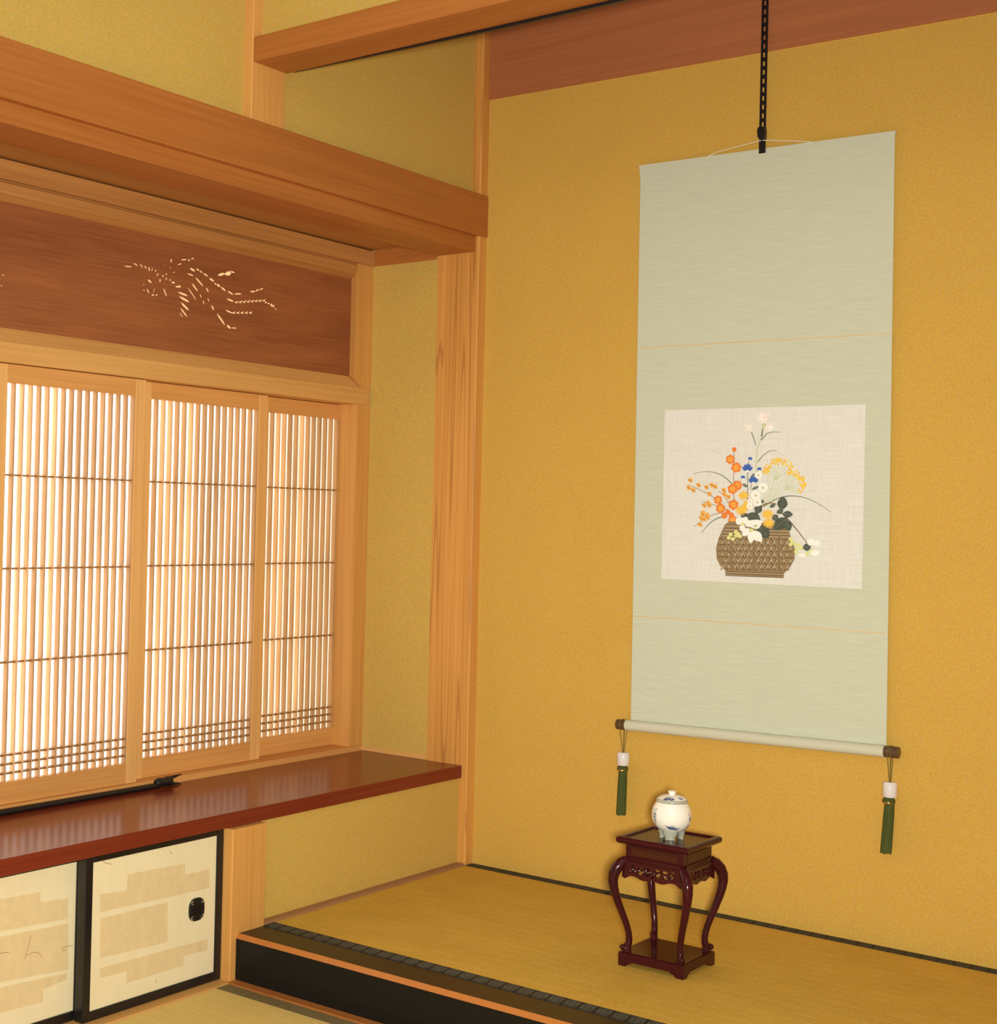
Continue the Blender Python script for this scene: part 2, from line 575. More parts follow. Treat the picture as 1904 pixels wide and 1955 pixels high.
def empty(name, loc):
    o = bpy.data.objects.new(name, None)
    o.empty_display_size = 0.05
    C.objects.link(o)
    o.location = loc
    return o


def copy_tree(o, parent=None):
    c = o.copy()
    C.objects.link(c)
    if parent is not None:
        c.parent = parent
    for ch in [k for k in bpy.data.objects if k.parent == o]:
        copy_tree(ch, c)
    return c


def struct(o, label, cat):
    return tag(o, label, cat, kind='structure')

FL = -0.104          # room floor level; z = 0 is the raised floor of the display alcove
LEFT = -2.05         # how far the left wall runs towards the viewer
# ------------------------------------------------------------------ the setting
o = MB().box(-0.9, 4.2, -4.3, 0.2, FL - 0.10, FL - 0.055).build('floor', 'cedarY')
struct(o, 'board floor under the straw mats', 'floor')

o = MB().box(-0.5, 2.1, 0.0, 0.09, -0.16, 2.62).build('wall_back', 'plaster_back')
struct(o, 'ochre sand-plastered back wall of the display alcove', 'wall')
mb = MB()
mb.box(-0.09, -0.025, -0.84, -0.030, -0.05, 0.232)        # low panel below the shelf
mb.box(-0.09, -0.025, -0.84, -0.030, 1.79, 2.62)           # panel above the long beam, inside the alcove
mb.box(-0.09, -0.025, -4.3, -0.944, 1.79, 2.62)            # panel above the long beam, room side
mb.box(-0.09, -0.025, -4.3, LEFT, FL, 1.79)
mb.box(-0.09, -0.025, LEFT, -1.747, FL, 0.2305)
o = mb.build('wall_left', 'plaster_left')
struct(o, 'sand-plastered left wall panels above and below the window recess', 'wall')
mb = MB()
mb.box(-0.42, -0.13, -0.0345, 0.02, 0.2644, 1.69)
o = mb.build('wall_recess', 'plaster_left')
struct(o, 'narrow plaster return beside the veined corner post', 'wall')
o = MB().box(-0.0, 2.1, -0.917, -0.862, 1.972, 2.62).build('wall_upper', 'plaster_left')
struct(o, 'plaster wall strip above the hanging crossbeam', 'wall')
o = MB().box(1.95, 2.1, -0.95, 0.0, FL, 2.62).build('wall_right', 'plaster_left')
struct(o, 'plaster side wall at the far end of the alcove', 'wall')
o = MB().box(-0.1, 2.1, -0.9, 0.05, 2.55, 2.60).build('ceiling', 'cedarX')
struct(o, 'board ceiling over the display alcove', 'ceiling')

# posts
o = MB().box(-0.135, 0.0, -0.036, 0.03, -0.12, 2.56).build('trim_1', 'post', bevel=0.0032, segs=1)
struct(o, 'square corner post with dark veined grain beside the ochre wall', 'post')
mb = MB()
mb.box(-0.11, 0.0, -0.947, -0.837, FL - 0.06, 0.2305)
mb.box(-0.11, 0.0, -0.947, -0.837, 1.792, 2.62)
o = mb.build('trim_2', 'hinokiZ', bevel=0.002)
struct(o, 'pale square post at the front edge of the alcove', 'post')
# long beam and the grooved head below it
o = MB().box(-0.11, 0.004, LEFT, -0.0005, 1.681, 1.793).build('trim_3', 'cedarY', bevel=0.002)
struct(o, 'long orange-brown beam running along the left wall', 'beam')
o = MB().box(-0.1345, -0.012, LEFT, -0.037, 1.6395, 1.6815).build('trim_4', 'cedarY', bevel=0.0015)
struct(o, 'narrower head rail tucked under the long beam', 'beam')
# crossbeam over the alcove, with a thin dark strip behind its lower edge
o = MB().box(0.0, 1.95, -0.945, -0.833, 1.920, 1.975).build('trim_5', 'cedarX', bevel=0.002)
struct(o, 'crossbeam hanging over the front of the alcove', 'beam')
MB().prism([(0.02, 1.9215), (0.02, 1.930), (1.95, 1.930), (1.95, 1.9135), (0.60, 1.9135)], -0.834, -0.826, 'Y').build('rail', 'black_metal', parent=o)  # thin dark strip, deeper away from the post
o = MB().prism([(0.0, 2.0545), (1.95, 2.0275), (1.95, 2.56), (0.0, 2.56)], -0.004, 0.01, 'Y').build('trim_6', 'brown_board')
struct(o, 'red-brown board across the top of the ochre wall', 'board')
# window recess: sill, lintel, jamb, head, ceiling, battens
o = MB().box(-0.47, -0.355, LEFT, -0.02, 0.225, 0.2785).build('trim_7', 'screen_wood_h', bevel=0.001)
struct(o, 'low wooden sill under the lattice screens', 'sill')
# profile in x,z swept along Y
prof = [(-0.455, 1.2375), (-0.355, 1.2375), (-0.355, 1.281), (-0.377, 1.3145), (-0.455, 1.3145)]
nP = len(prof)


def sweep_y(mb, prof, y0, y1, m=0):
    vs = [(x, y0, z) for x, z in prof] + [(x, y1, z) for x, z in prof]
    n = len(prof)
    fs = [tuple(range(n)), tuple(range(n, 2 * n))[::-1]] + [(i, (i + 1) % n, n + (i + 1) % n, n + i) for i in range(n)]
    mb.add(vs, fs, m)
    return mb


lint = MB()
vs = [(x, LEFT, z) for x, z in prof] + [(x, -0.1117 if z > 1.3 else -0.0800, z) for x, z in prof]
lint.add(vs, [tuple(range(nP)), tuple(range(nP, 2 * nP))[::-1]] + [(q, (q + 1) % nP, nP + (q + 1) % nP, nP + q) for q in range(nP)])
lint.box(-0.455, -0.355, -0.0802, -0.0405, 1.2375, 1.281)
o = lint.build('trim_8', 'hinokiY', bevel=0.001)
struct(o, 'chamfered lintel between lattice screens and dark carved panel', 'lintel')
mb = MB()
mb.box(-0.455, -0.356, -0.0935, -0.034, 0.2786, 1.2374)
F_ = [(-0.034, 1.2812), (-0.0795, 1.2812), (-0.1112, 1.3147), (-0.1112, 1.6000), (-0.1030, 1.63), (-0.034, 1.63)]
G_ = [(-0.034, 1.2812), (-0.0795, 1.2812), (-0.1035, 1.3147), (-0.1035, 1.6000), (-0.1035, 1.63), (-0.034, 1.63)]
mb.add([(-0.3557, y, z) for y, z in F_] + [(-0.385, y, z) for y, z in G_],
       [(0, 1, 2, 3, 4, 5), (11, 10, 9, 8, 7, 6)] + [(q, (q + 1) % 6, 6 + (q + 1) % 6, 6 + q) for q in range(6)])
o = mb.build('trim_9', 'hinokiZ', bevel=0.001)
struct(o, 'pale upright jamb at the end of the window recess', 'jamb')
mb = sweep_y(MB(), [(-0.455, 1.63), (-0.455, 1.588), (-0.378, 1.588), (-0.356, 1.600), (-0.356, 1.6235), (-0.362, 1.6265), (-0.362, 1.63)], LEFT, -0.0885)
mb.box(-0.455, -0.351, LEFT, -0.034, 1.63, 1.672)
o = mb.build('trim_10', 'alcove_ceiling', bevel=0.0008)
struct(o, 'moulded head frame above the dark carved panel', 'frame')
o = MB().box(-0.46, -0.135, LEFT, 0.02, 1.676, 1.6895).build('ceiling_recess', 'alcove_ceiling')
struct(o, 'board soffit of the window recess', 'ceiling')
o = MB().box(-0.351, -0.136, -0.037, -0.02, 1.6305, 1.675).build('trim_11', 'cedarX', bevel=0.001)
struct(o, 'short top batten over the plaster return', 'batten')
o = MB().box(-0.355, -0.1352, -0.0385, -0.02, 0.2645, 0.2765).build('baseboard_recess', 'hinokiX', bevel=0.0008)
struct(o, 'thin base batten between shelf and plaster return', 'baseboard')
# closing walls of the recess out to its far end
mb = MB()
mb.box(-0.50, -0.463, LEFT - 0.05, 0.02, 0.0, 1.70)
o = mb.build('wall_outer', 'plaster_left')
struct(o, 'outer backing of the window recess', 'wall')
o = MB().box(-0.47, -0.025, LEFT - 0.05, LEFT, FL, 1.70).build('wall_end', 'plaster_left')
struct(o, 'plaster end of the window recess', 'wall')
# raised sill of the alcove
mb = MB()
GY0, GY1 = -0.930, -0.8423
mb.prism([(GY0, FL + 0.0045), (GY0, -0.010), (GY0 + 0.008, -0.0012), (GY0 + 0.009, -0.0004), (GY1, -0.0004), (GY1, FL + 0.0045)], 0.0005, 1.95, 'X')
mb.m[2 + 1] = 1
mb.m[2 + 2] = 1
mb.m[2 + 3] = 2
o = mb.build('trim_12', ['lacquer', 'lacquer_edge', 'lacquer_top'])
struct(o, 'black lacquered sill with an orange edge fronting the raised alcove', 'sill')
o = MB().box(0.0005, 1.95, -0.956, -0.9285, FL - 0.06, FL + 0.004).build('trim_13', 'cedarX', bevel=0.001)
struct(o, 'orange-brown batten on the floor along the black sill', 'batten')
o = MB().box(-0.03, 0.0, -0.8365, -0.0365, -0.012, 0.0055).build('baseboard_left', 'baseboard', bevel=0.001)
struct(o, 'thin brown batten between straw mat and low plaster panel', 'baseboard')
o = MB().box(-0.10, 0.004, -4.2, -0.948, FL - 0.06, FL + 0.003).build('trim_14', 'hinokiY', bevel=0.001)
struct(o, 'grooved floor rail under the paper cupboard doors', 'sill')

# ------------------------------------------------------------------ straw mats
mat = MB().box(0.0004, 1.95, -0.803, -0.036, -0.05, 0.0).build('straw_mat', 'tatami')
tag(mat, 'golden straw mat with black crested edges inside the raised alcove', 'tatami mat')
MB().box(0.0004, 1.95, -0.842, -0.803, -0.05, 0.0008).build('border', 'heri_front', parent=mat)
MB().box(0.0004, 1.95, -0.036, -0.0006, -0.05, 0.0008).build('border', 'heri_back', parent=mat)
mat = MB().box(0.0055, 1.9, -2.78, -0.995, FL - 0.055, FL).build('straw_mat', 'tatami_room')
tag(mat, 'pale straw mat with olive edging on the lower room floor', 'tatami mat')
MB().box(0.0055, 1.9, -0.995, -0.9565, FL - 0.055, FL + 0.0008).build('border', 'heri_room', parent=mat)
MB().box(0.0055, 1.9, -2.8185, -2.78, FL - 0.055, FL + 0.0008).build('border', 'heri_room', parent=mat)

# ------------------------------------------------------------------ shelf of the window recess
o = MB().box(-0.355, -0.0165, LEFT, -0.0362, 0.231, 0.2644).build('recess_shelf', 'shelf', bevel=0.0012)
tag(o, 'glossy red-brown board shelf running under the lattice window screens', 'shelf')


# ------------------------------------------------------------------ lattice window screens
def screen(yl, yr, sw, xf, n, paper, label):
    t = empty('lattice_screen', (xf, yl, 0.279))
    tag(t, label, 'sliding screen', 'lattice screens in the recess window')
    w = yr - yl
    z0, z1 = 0.0, 1.236 - 0.279
    dep = 0.023
    for a in (0.0, w - sw):
        MB().box(-dep, 0.0, a, a + sw, z0, z1).build('stile', 'screen_wood', parent=t, bevel=0.0012)
    rb, rt = 0.0475, 0.0405
    MB().box(-dep + 0.001, -0.0012, sw, w - sw, z0, rb).build('bottom_rail', 'screen_wood_h', parent=t, bevel=0.0008)
    MB().box(-dep + 0.001, -0.0012, sw, w - sw, z1 - rt, z1).build('top_rail', 'screen_wood_h', parent=t, bevel=0.0008)
    lat = MB()
    iw = w - 2 * sw
    p = iw / n
    xs0, xs1 = -0.0175, -0.0035
    for k in range(n + 1):
        c = sw + p * k
        a, b = c - 0.0019, c + 0.0019
        a, b = max(a, sw), min(b, w - sw)
        lat.box(xs0, xs1, a, b, rb - 0.004, z1 - rt + 0.004)
    for zc in (0.995, 0.791, 0.587, 0.3845, 0.3645, 0.3445):
        lat.box(xs0 + 0.001, xs1 - 0.0006, sw, w - sw, zc - 0.279 - 0.0019, zc - 0.279 + 0.0019, 1)
    lat.build('lattice', ['slat', 'crossbar_shaded'], parent=t)
    MB().box(xs0 - 0.0022, xs0 - 0.0012, sw - 0.004, w - sw + 0.004, rb - 0.004, z1 - rt + 0.004).build('paper', paper, parent=t)
    return t


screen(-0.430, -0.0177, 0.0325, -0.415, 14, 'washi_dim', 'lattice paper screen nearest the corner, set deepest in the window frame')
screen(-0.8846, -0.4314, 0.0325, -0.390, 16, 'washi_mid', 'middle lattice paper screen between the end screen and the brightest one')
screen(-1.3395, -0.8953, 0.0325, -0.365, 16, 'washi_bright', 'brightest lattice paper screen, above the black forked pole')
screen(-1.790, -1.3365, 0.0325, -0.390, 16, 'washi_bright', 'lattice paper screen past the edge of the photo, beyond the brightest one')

CARVING = [[(-9650,14991),(-9555,14982),(-9443,14991),(-9372,15009),(-9440,15018),(-9551,15012)],
    [(-9364,15119),(-9312,15080),(-9237,15054),(-9180,15050),(-9215,15081),(-9287,15110)],
    [(-9149,15139),(-9124,15088),(-9072,15043),(-9023,15026),(-9038,15065),(-9087,15112)],
    [(-8986,15107),(-8983,15065),(-8950,15033),(-8910,15024),(-8908,15057),(-8937,15091)],
    [(-8833,15114),(-8858,15059),(-8851,15003),(-8822,14972),(-8798,15012),(-8800,15069)],
    [(-8703,15104),(-8739,15064),(-8757,15016),(-8751,14984),(-8721,15012),(-8700,15060)],
    [(-8623,15059),(-8641,15029),(-8629,15005),(-8599,14997),(-8582,15020),(-8589,15045)],
    [(-8500,15004),(-8549,14969),(-8580,14923),(-8583,14888),(-8544,14912),(-8509,14958)],
    [(-8363,14971),(-8394,14944),(-8390,14918),(-8361,14906),(-8333,14926),(-8331,14953)],
    [(-8236,15028),(-8271,15008),(-8277,14983),(-8259,14965),(-8229,14979),(-8217,15004)],
    [(-8232,14921),(-8268,14898),(-8276,14869),(-8258,14850),(-8228,14866),(-8215,14894)],
    [(-8108,14905),(-8140,14883),(-8143,14859),(-8121,14843),(-8093,14859),(-8085,14883)],
    [(-8454,14868),(-8488,14828),(-8487,14787),(-8460,14763),(-8430,14792),(-8424,14834)],
    [(-8877,14787),(-8846,14738),(-8782,14710),(-8723,14711),(-8741,14750),(-8800,14783)],
    [(-8089,14823),(-8039,14801),(-7977,14805),(-7936,14828),(-7971,14848),(-8032,14848)],
    [(-7958,14733),(-7884,14720),(-7800,14731),(-7746,14757),(-7799,14771),(-7884,14763)],
    [(-7832,14801),(-7811,14766),(-7768,14743),(-7726,14741),(-7738,14769),(-7779,14794)],
    [(-8110,15406),(-8133,15361),(-8121,15318),(-8087,15298),(-8064,15332),(-8070,15376)],
    [(-8154,15142),(-8120,15152),(-8092,15172),(-8083,15191),(-8109,15186),(-8139,15167)],
    [(-8052,15043),(-8004,15059),(-7957,15087),(-7933,15110),(-7969,15099),(-8017,15073)],
    [(-8324,15188),(-8319,15170),(-8304,15170),(-8289,15184),(-8291,15200),(-8304,15204)],
    [(-7887,15272),(-7825,15282),(-7762,15308),(-7728,15335),(-7774,15330),(-7838,15306)],
    [(-7789,15411),(-7703,15415),(-7606,15437),(-7548,15463),(-7610,15462),(-7707,15442)],
    [(-7537,15446),(-7507,15425),(-7470,15431),(-7446,15455),(-7467,15474),(-7504,15473)],
    [(-7434,15489),(-7383,15488),(-7329,15503),(-7297,15523),(-7334,15527),(-7390,15514)],
    [(-9010,14643),(-9000,14615),(-8981,14618),(-8964,14642),(-8970,14667),(-8988,14670)],
    [(-9020,14507),(-8991,14497),(-8955,14500),(-8932,14512),(-8953,14522),(-8988,14521)],
    [(-8900,14581),(-8888,14521),(-8844,14465),(-8797,14440),(-8801,14486),(-8840,14544)],
    [(-8612,14654),(-8652,14585),(-8677,14505),(-8680,14453),(-8648,14502),(-8619,14583)],
    [(-8741,14430),(-8702,14413),(-8656,14420),(-8626,14440),(-8654,14455),(-8700,14453)],
    [(-8610,14424),(-8566,14426),(-8528,14445),(-8512,14468),(-8545,14470),(-8586,14454)],
    [(-8359,14684),(-8330,14583),(-8264,14480),(-8202,14425),(-8218,14499),(-8279,14604)],
    [(-7873,14616),(-7746,14572),(-7584,14554),(-7473,14565),(-7563,14602),(-7722,14625)],
    [(-7828,14519),(-7701,14454),(-7531,14414),(-7409,14413),(-7497,14466),(-7663,14511)],
    [(-7759,14390),(-7671,14299),(-7534,14226),(-7424,14201),(-7482,14271),(-7614,14349)],
    [(-7781,14272),(-7699,14168),(-7574,14069),(-7473,14022),(-7527,14100),(-7648,14202)],
    [(-7796,14160),(-7754,14092),(-7685,14026),(-7628,13992),(-7655,14042),(-7721,14111)],
    [(-7581,14839),(-7447,14691),(-7268,14535),(-7139,14447),(-7233,14557),(-7407,14715)],
    [(-7404,14921),(-7333,14828),(-7219,14744),(-7126,14705),(-7172,14776),(-7281,14864)],
    [(-7558,15117),(-7475,15088),(-7368,15078),(-7295,15087),(-7353,15112),(-7458,15125)],
    [(-7288,15083),(-7188,14986),(-7043,14897),(-6931,14857),(-6999,14931),(-7139,15024)],
    [(-6888,14875),(-6864,14814),(-6806,14762),(-6749,14741),(-6762,14787),(-6815,14842)],
    [(-7075,14686),(-7078,14637),(-7053,14590),(-7017,14568),(-7011,14605),(-7031,14653)],
    [(-6960,14550),(-6971,14495),(-6953,14439),(-6922,14409),(-6909,14450),(-6922,14506)],
    [(-6883,14372),(-6875,14334),(-6849,14296),(-6823,14277),(-6827,14305),(-6850,14344)],
    [(-6812,14615),(-6804,14569),(-6768,14528),(-6727,14511),(-6728,14547),(-6760,14590)],
    [(-6671,14457),(-6656,14391),(-6603,14334),(-6544,14311),(-6549,14361),(-6597,14421)],
    [(-6496,14302),(-6393,14168),(-6236,14037),(-6110,13971),(-6178,14072),(-6330,14206)],
    [(-6091,14014),(-6057,13959),(-5983,13928),(-5914,13931),(-5933,13976),(-6001,14011)],
    [(-5932,13953),(-5845,13946),(-5744,13956),(-5681,13974),(-5744,13982),(-5844,13975)],
    [(-7465,15260),(-7409,15215),(-7323,15197),(-7253,15209),(-7290,15247),(-7373,15270)],
    [(-7236,15281),(-7210,15246),(-7158,15233),(-7112,15243),(-7127,15273),(-7175,15290)],
    [(-7118,15242),(-7091,15209),(-7039,15197),(-6994,15206),(-7011,15234),(-7059,15251)],
    [(-7000,15205),(-6939,15163),(-6850,15140),(-6780,15143),(-6821,15178),(-6908,15205)],
    [(-6779,15108),(-6721,15060),(-6630,15039),(-6557,15049),(-6595,15089),(-6682,15115)],
    [(-6573,15012),(-6558,14980),(-6519,14969),(-6480,14979),(-6487,15006),(-6522,15021)],
    [(-6487,14995),(-6463,14950),(-6405,14934),(-6348,14948),(-6361,14985),(-6414,15007)],
    [(-6356,14954),(-6297,14898),(-6203,14862),(-6125,14859),(-6162,14903),(-6253,14944)],
    [(-6105,14885),(-6032,14835),(-5926,14804),(-5844,14802),(-5894,14842),(-5997,14877)],
    [(-5859,14827),(-5743,14827),(-5612,14849),(-5530,14877),(-5614,14880),(-5746,14862)],
    [(-6471,15214),(-6356,15216),(-6242,15257),(-6183,15310),(-6268,15314),(-6385,15280)],
    [(-6216,15281),(-6104,15256),(-5996,15291),(-5942,15356),(-6025,15383),(-6137,15358)],
    [(-5995,15384),(-5941,15359),(-5871,15359),(-5820,15378),(-5857,15400),(-5926,15405)],
    [(-6030,15398),(-6012,15380),(-5983,15380),(-5960,15394),(-5972,15409),(-6000,15413)],
    [(-5245,14963),(-5163,14958),(-5075,14977),(-5023,15007),(-5082,15014),(-5171,14999)],
    [(-5041,15000),(-4970,15014),(-4907,15049),(-4881,15084),(-4934,15077),(-5000,15044)],
    [(-4891,15058),(-4818,15070),(-4747,15100),(-4711,15131),(-4765,15126),(-4837,15098)],
    [(-6125,14676),(-6029,14639),(-5905,14626),(-5817,14638),(-5885,14670),(-6007,14687)],
    [(-6156,14386),(-6069,14345),(-5953,14325),(-5869,14331),(-5929,14365),(-6043,14389)],
    [(-4389,14701),(-4334,14696),(-4280,14712),(-4252,14738),(-4293,14746),(-4348,14733)],
    [(-4445,14731),(-4424,14697),(-4377,14680),(-4332,14684),(-4344,14712),(-4387,14732)],
    [(-4332,14684),(-4308,14668),(-4275,14669),(-4250,14682),(-4267,14696),(-4299,14698)],
    [(-4249,14657),(-4237,14632),(-4206,14625),(-4174,14634),(-4180,14655),(-4209,14666)],
    [(-5791,14596),(-5730,14617),(-5677,14654),(-5654,14686),(-5700,14672),(-5757,14637)],
    [(-5835,14634),(-5783,14612),(-5714,14605),(-5665,14612),(-5702,14631),(-5769,14641)],
    [(-5645,14621),(-5583,14642),(-5529,14679),(-5506,14710),(-5553,14697),(-5610,14662)],
    [(-5688,14658),(-5636,14636),(-5567,14629),(-5518,14637),(-5554,14655),(-5622,14665)],
    [(-5497,14645),(-5435,14667),(-5381,14704),(-5358,14735),(-5405,14722),(-5462,14687)],
    [(-5541,14683),(-5488,14661),(-5419,14654),(-5369,14661),(-5406,14680),(-5474,14690)],
    [(-5348,14670),(-5286,14692),(-5231,14729),(-5208,14761),(-5256,14747),(-5313,14712)],
    [(-5393,14708),(-5339,14686),(-5270,14679),(-5220,14686),(-5257,14705),(-5325,14715)],
    [(-5199,14695),(-5136,14717),(-5081,14754),(-5058,14786),(-5106,14772),(-5163,14737)],
    [(-5243,14733),(-5190,14711),(-5120,14704),(-5070,14711),(-5107,14730),(-5176,14740)],
    [(-5048,14720),(-4985,14742),(-4930,14779),(-4907,14811),(-4955,14798),(-5013,14762)],
    [(-5093,14758),(-5039,14736),(-4969,14729),(-4919,14737),(-4956,14755),(-5025,14765)],
    [(-4897,14745),(-4834,14767),(-4778,14805),(-4755,14837),(-4803,14823),(-4861,14788)],
    [(-4942,14784),(-4888,14761),(-4817,14754),(-4767,14762),(-4804,14781),(-4874,14791)],
    [(-4745,14771),(-4681,14793),(-4625,14830),(-4602,14863),(-4650,14849),(-4709,14813)],
    [(-4790,14809),(-4736,14787),(-4664,14780),(-4614,14788),(-4651,14806),(-4721,14816)],
    [(-4667,14753),(-4621,14743),(-4575,14756),(-4551,14780),(-4585,14790),(-4632,14781)],
    [(-4564,14746),(-4521,14732),(-4475,14741),(-4447,14763),(-4478,14777),(-4525,14772)],
    [(-4461,14739),(-4421,14722),(-4374,14727),(-4342,14747),(-4370,14763),(-4417,14762)],
    [(-5886,14312),(-5826,14336),(-5776,14375),(-5756,14407),(-5802,14391),(-5855,14354)],
    [(-5915,14354),(-5863,14331),(-5795,14326),(-5747,14336),(-5783,14355),(-5850,14364)],
    [(-5729,14331),(-5669,14355),(-5618,14394),(-5599,14426),(-5644,14410),(-5698,14373)],
    [(-5759,14373),(-5706,14350),(-5638,14345),(-5589,14355),(-5625,14374),(-5692,14383)],
    [(-5571,14350),(-5511,14374),(-5460,14413),(-5440,14445),(-5486,14430),(-5540,14392)],
    [(-5601,14392),(-5548,14369),(-5479,14364),(-5430,14374),(-5467,14393),(-5534,14402)],
    [(-5412,14369),(-5351,14393),(-5300,14432),(-5280,14465),(-5326,14449),(-5380,14412)],
    [(-5442,14411),(-5389,14389),(-5320,14383),(-5270,14393),(-5307,14412),(-5375,14421)],
    [(-5252,14388),(-5191,14412),(-5139,14452),(-5119,14484),(-5166,14469),(-5220,14431)],
    [(-5282,14431),(-5229,14408),(-5159,14402),(-5109,14413),(-5146,14432),(-5215,14441)],
    [(-13189,14303),(-13182,14278),(-13157,14264),(-13131,14266),(-13134,14286),(-13156,14302)],
    [(-13238,14069),(-13223,14042),(-13193,14024),(-13166,14022),(-13174,14043),(-13202,14063)],
    [(-13368,14165),(-13351,14127),(-13315,14096),(-13281,14086),(-13290,14115),(-13324,14148)],
    [(-13458,14356),(-13414,14335),(-13357,14326),(-13317,14331),(-13348,14348),(-13404,14359)]]

# ------------------------------------------------------------------ carved transom panel
t = empty('transom_panel', (-0.38, -1.0, 1.3145))
tag(t, 'dark reddish wood transom panel pierced with a long-tailed bird', 'carved panel')
BY0, BY1 = LEFT, -0.1
outl = [(BY0 + 1.0, 0.0), (BY1 + 1.0, 0.0), (BY1 + 1.0, 0.2745), (BY0 + 1.0, 0.2745)]
holes = [[(a / 1e4 + 1.0, b / 1e4 - 1.3145) for a, b in h] for h in CARVING]
MB().holed(outl, holes, -0.0005, 0.0018, 'X').build('board', 'ranma', parent=t)
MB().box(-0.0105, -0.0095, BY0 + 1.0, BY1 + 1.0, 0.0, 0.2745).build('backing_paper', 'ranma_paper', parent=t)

# ------------------------------------------------------------------ paper cupboard doors
FW = 0.0195


def cupboard_door(y0, y1, xf, z0, z1, label):
    t = empty('cupboard_door', (xf, y0, z0))
    tag(t, label, 'sliding door', 'paper doors of the low cupboard')
    w, h = y1 - y0, z1 - z0
    d = 0.024
    fr = MB()
    fr.box(-d, 0.0, 0, FW, 0, h)
    fr.box(-d, 0.0, w - FW, w, 0, h)
    fr.box(-d, -0.0006, FW, w - FW, 0, 0.0195)
    fr.box(-d, -0.0006, FW, w - FW, h - 0.012, h)
    fr.build('frame', 'black_frame', parent=t, bevel=0.0018)
    return t, w, h


def paper_panel(t, w, h, y0, z0, xf, clouds, fibres):
    p = MB()
    p.box(-0.016, -0.004, FW - 0.002, w - FW + 0.002, 0.0175, h - 0.010, 0)
    for c in clouds:
        p.prism([(a - y0, b - z0) for a, b in c], -0.0045, -0.0038, 'X', 1)
    o = p.build('paper', ['paper', 'paper_cloud'], parent=t)
    if fibres:
        for c in fibres:
            f = MB()
            f.tube([(-0.0037, a - y0, b - z0) for a, b in c], 0.00045, 5)
            f.build('bark_fibre', 'fibre', parent=o)


Z0, Z1 = FL + 0.0035, 0.2285
t, w, h = cupboard_door(-1.3479, -0.9485, -0.026, Z0, Z1, 'low white paper cupboard door with black frame and round black pull')
paper_panel(t, w, h, -1.3479, Z0, -0.026,
            [[(-1.306, 0.149), (-1.232, 0.144), (-1.232, 0.177), (-1.064, 0.171), (-1.063, 0.147), (-0.988, 0.147), (-0.987, 0.105), (-1.305, 0.113)],
             [(-1.304, 0.100), (-1.114, 0.098), (-1.111, 0.013), (-1.302, 0.020)],
             [(-1.301, 0.000), (-0.989, -0.005), (-0.988, -0.030), (-1.062, -0.026), (-1.062, -0.047), (-1.227, -0.047), (-1.227, -0.023), (-1.300, -0.020)]],
            [[(-1.302, 0.2153), (-1.289, 0.2085), (-1.276, 0.2051)], [(-1.112, 0.204), (-1.107, 0.201), (-1.105, 0.1975)],
             [(-1.140, -0.059), (-1.1435, -0.066)]])
pl = MB()
yc, zc = -1.027 + 1.3479, 0.0665 - Z0


def squircle(ry, rz, n=40, e=2.7):
    out = []
    for k in range(n):
        a = 2 * PI * k / n
        c, s = math.cos(a), math.sin(a)
        out.append((ry * math.copysign(abs(c) ** (2 / e), c), rz * math.copysign(abs(s) ** (2 / e), s)))
    return out


pl.prism([(yc + a, zc + b) for a, b in squircle(0.0232, 0.0248)], -0.005, -0.0005, 'X', 0)
hd = pl.build('pull', 'pull', parent=t, bevel=0.001)
MB().prism([(yc + a, zc + b) for a, b in squircle(0.0125, 0.0145, e=2.2)], -0.004, 0.0002, 'X', 0).build('dish', 'pull_in', parent=hd, bevel=0.0005)
for sy in (-1, 1):
    for sz in (-1, 1):
        q = MB()
        c0, c1 = yc + sy * 0.0148, zc + sz * 0.0165
        pts = []
        for k in range(9):
            a = -PI * 0.75 + 1.5 * PI * k / 8
            pts.append((0.0004, c0 + sy * 0.0034 * math.cos(a), c1 + sz * 0.0034 * math.sin(a)))
        q.tube(pts, 0.0010, 6)
        q.build('ornament', 'silver', parent=hd)
t, w, h = cupboard_door(-1.745, -1.325, -0.055, Z0, Z1, 'low white paper cupboard door partly behind the one with the pull')
paper_panel(t, w, h, -1.745, Z0, -0.055,
            [[(-1.64, 0.180), (-1.436, 0.172), (-1.435, 0.152), (-1.364, 0.147), (-1.363, 0.106), (-1.64, 0.120)],
             [(-1.70, 0.112), (-1.362, 0.096), (-1.359, 0.004), (-1.70, 0.030)],
             [(-1.70, 0.016), (-1.362, -0.0025), (-1.362, -0.015), (-1.423, -0.021), (-1.422, -0.046), (-1.70, -0.034)]],
            [[(-1.457, 0.092), (-1.464, 0.070), (-1.471, 0.0486)], [(-1.467, 0.055), (-1.448, 0.0575), (-1.436, 0.053), (-1.4285, 0.0444)],
             [(-1.348, 0.050), (-1.372, 0.0507), (-1.377, 0.0490), (-1.3745, 0.0445), (-1.367, 0.0440)], [(-1.56, 0.0745), (-1.534, 0.0731), (-1.509, 0.070)]])

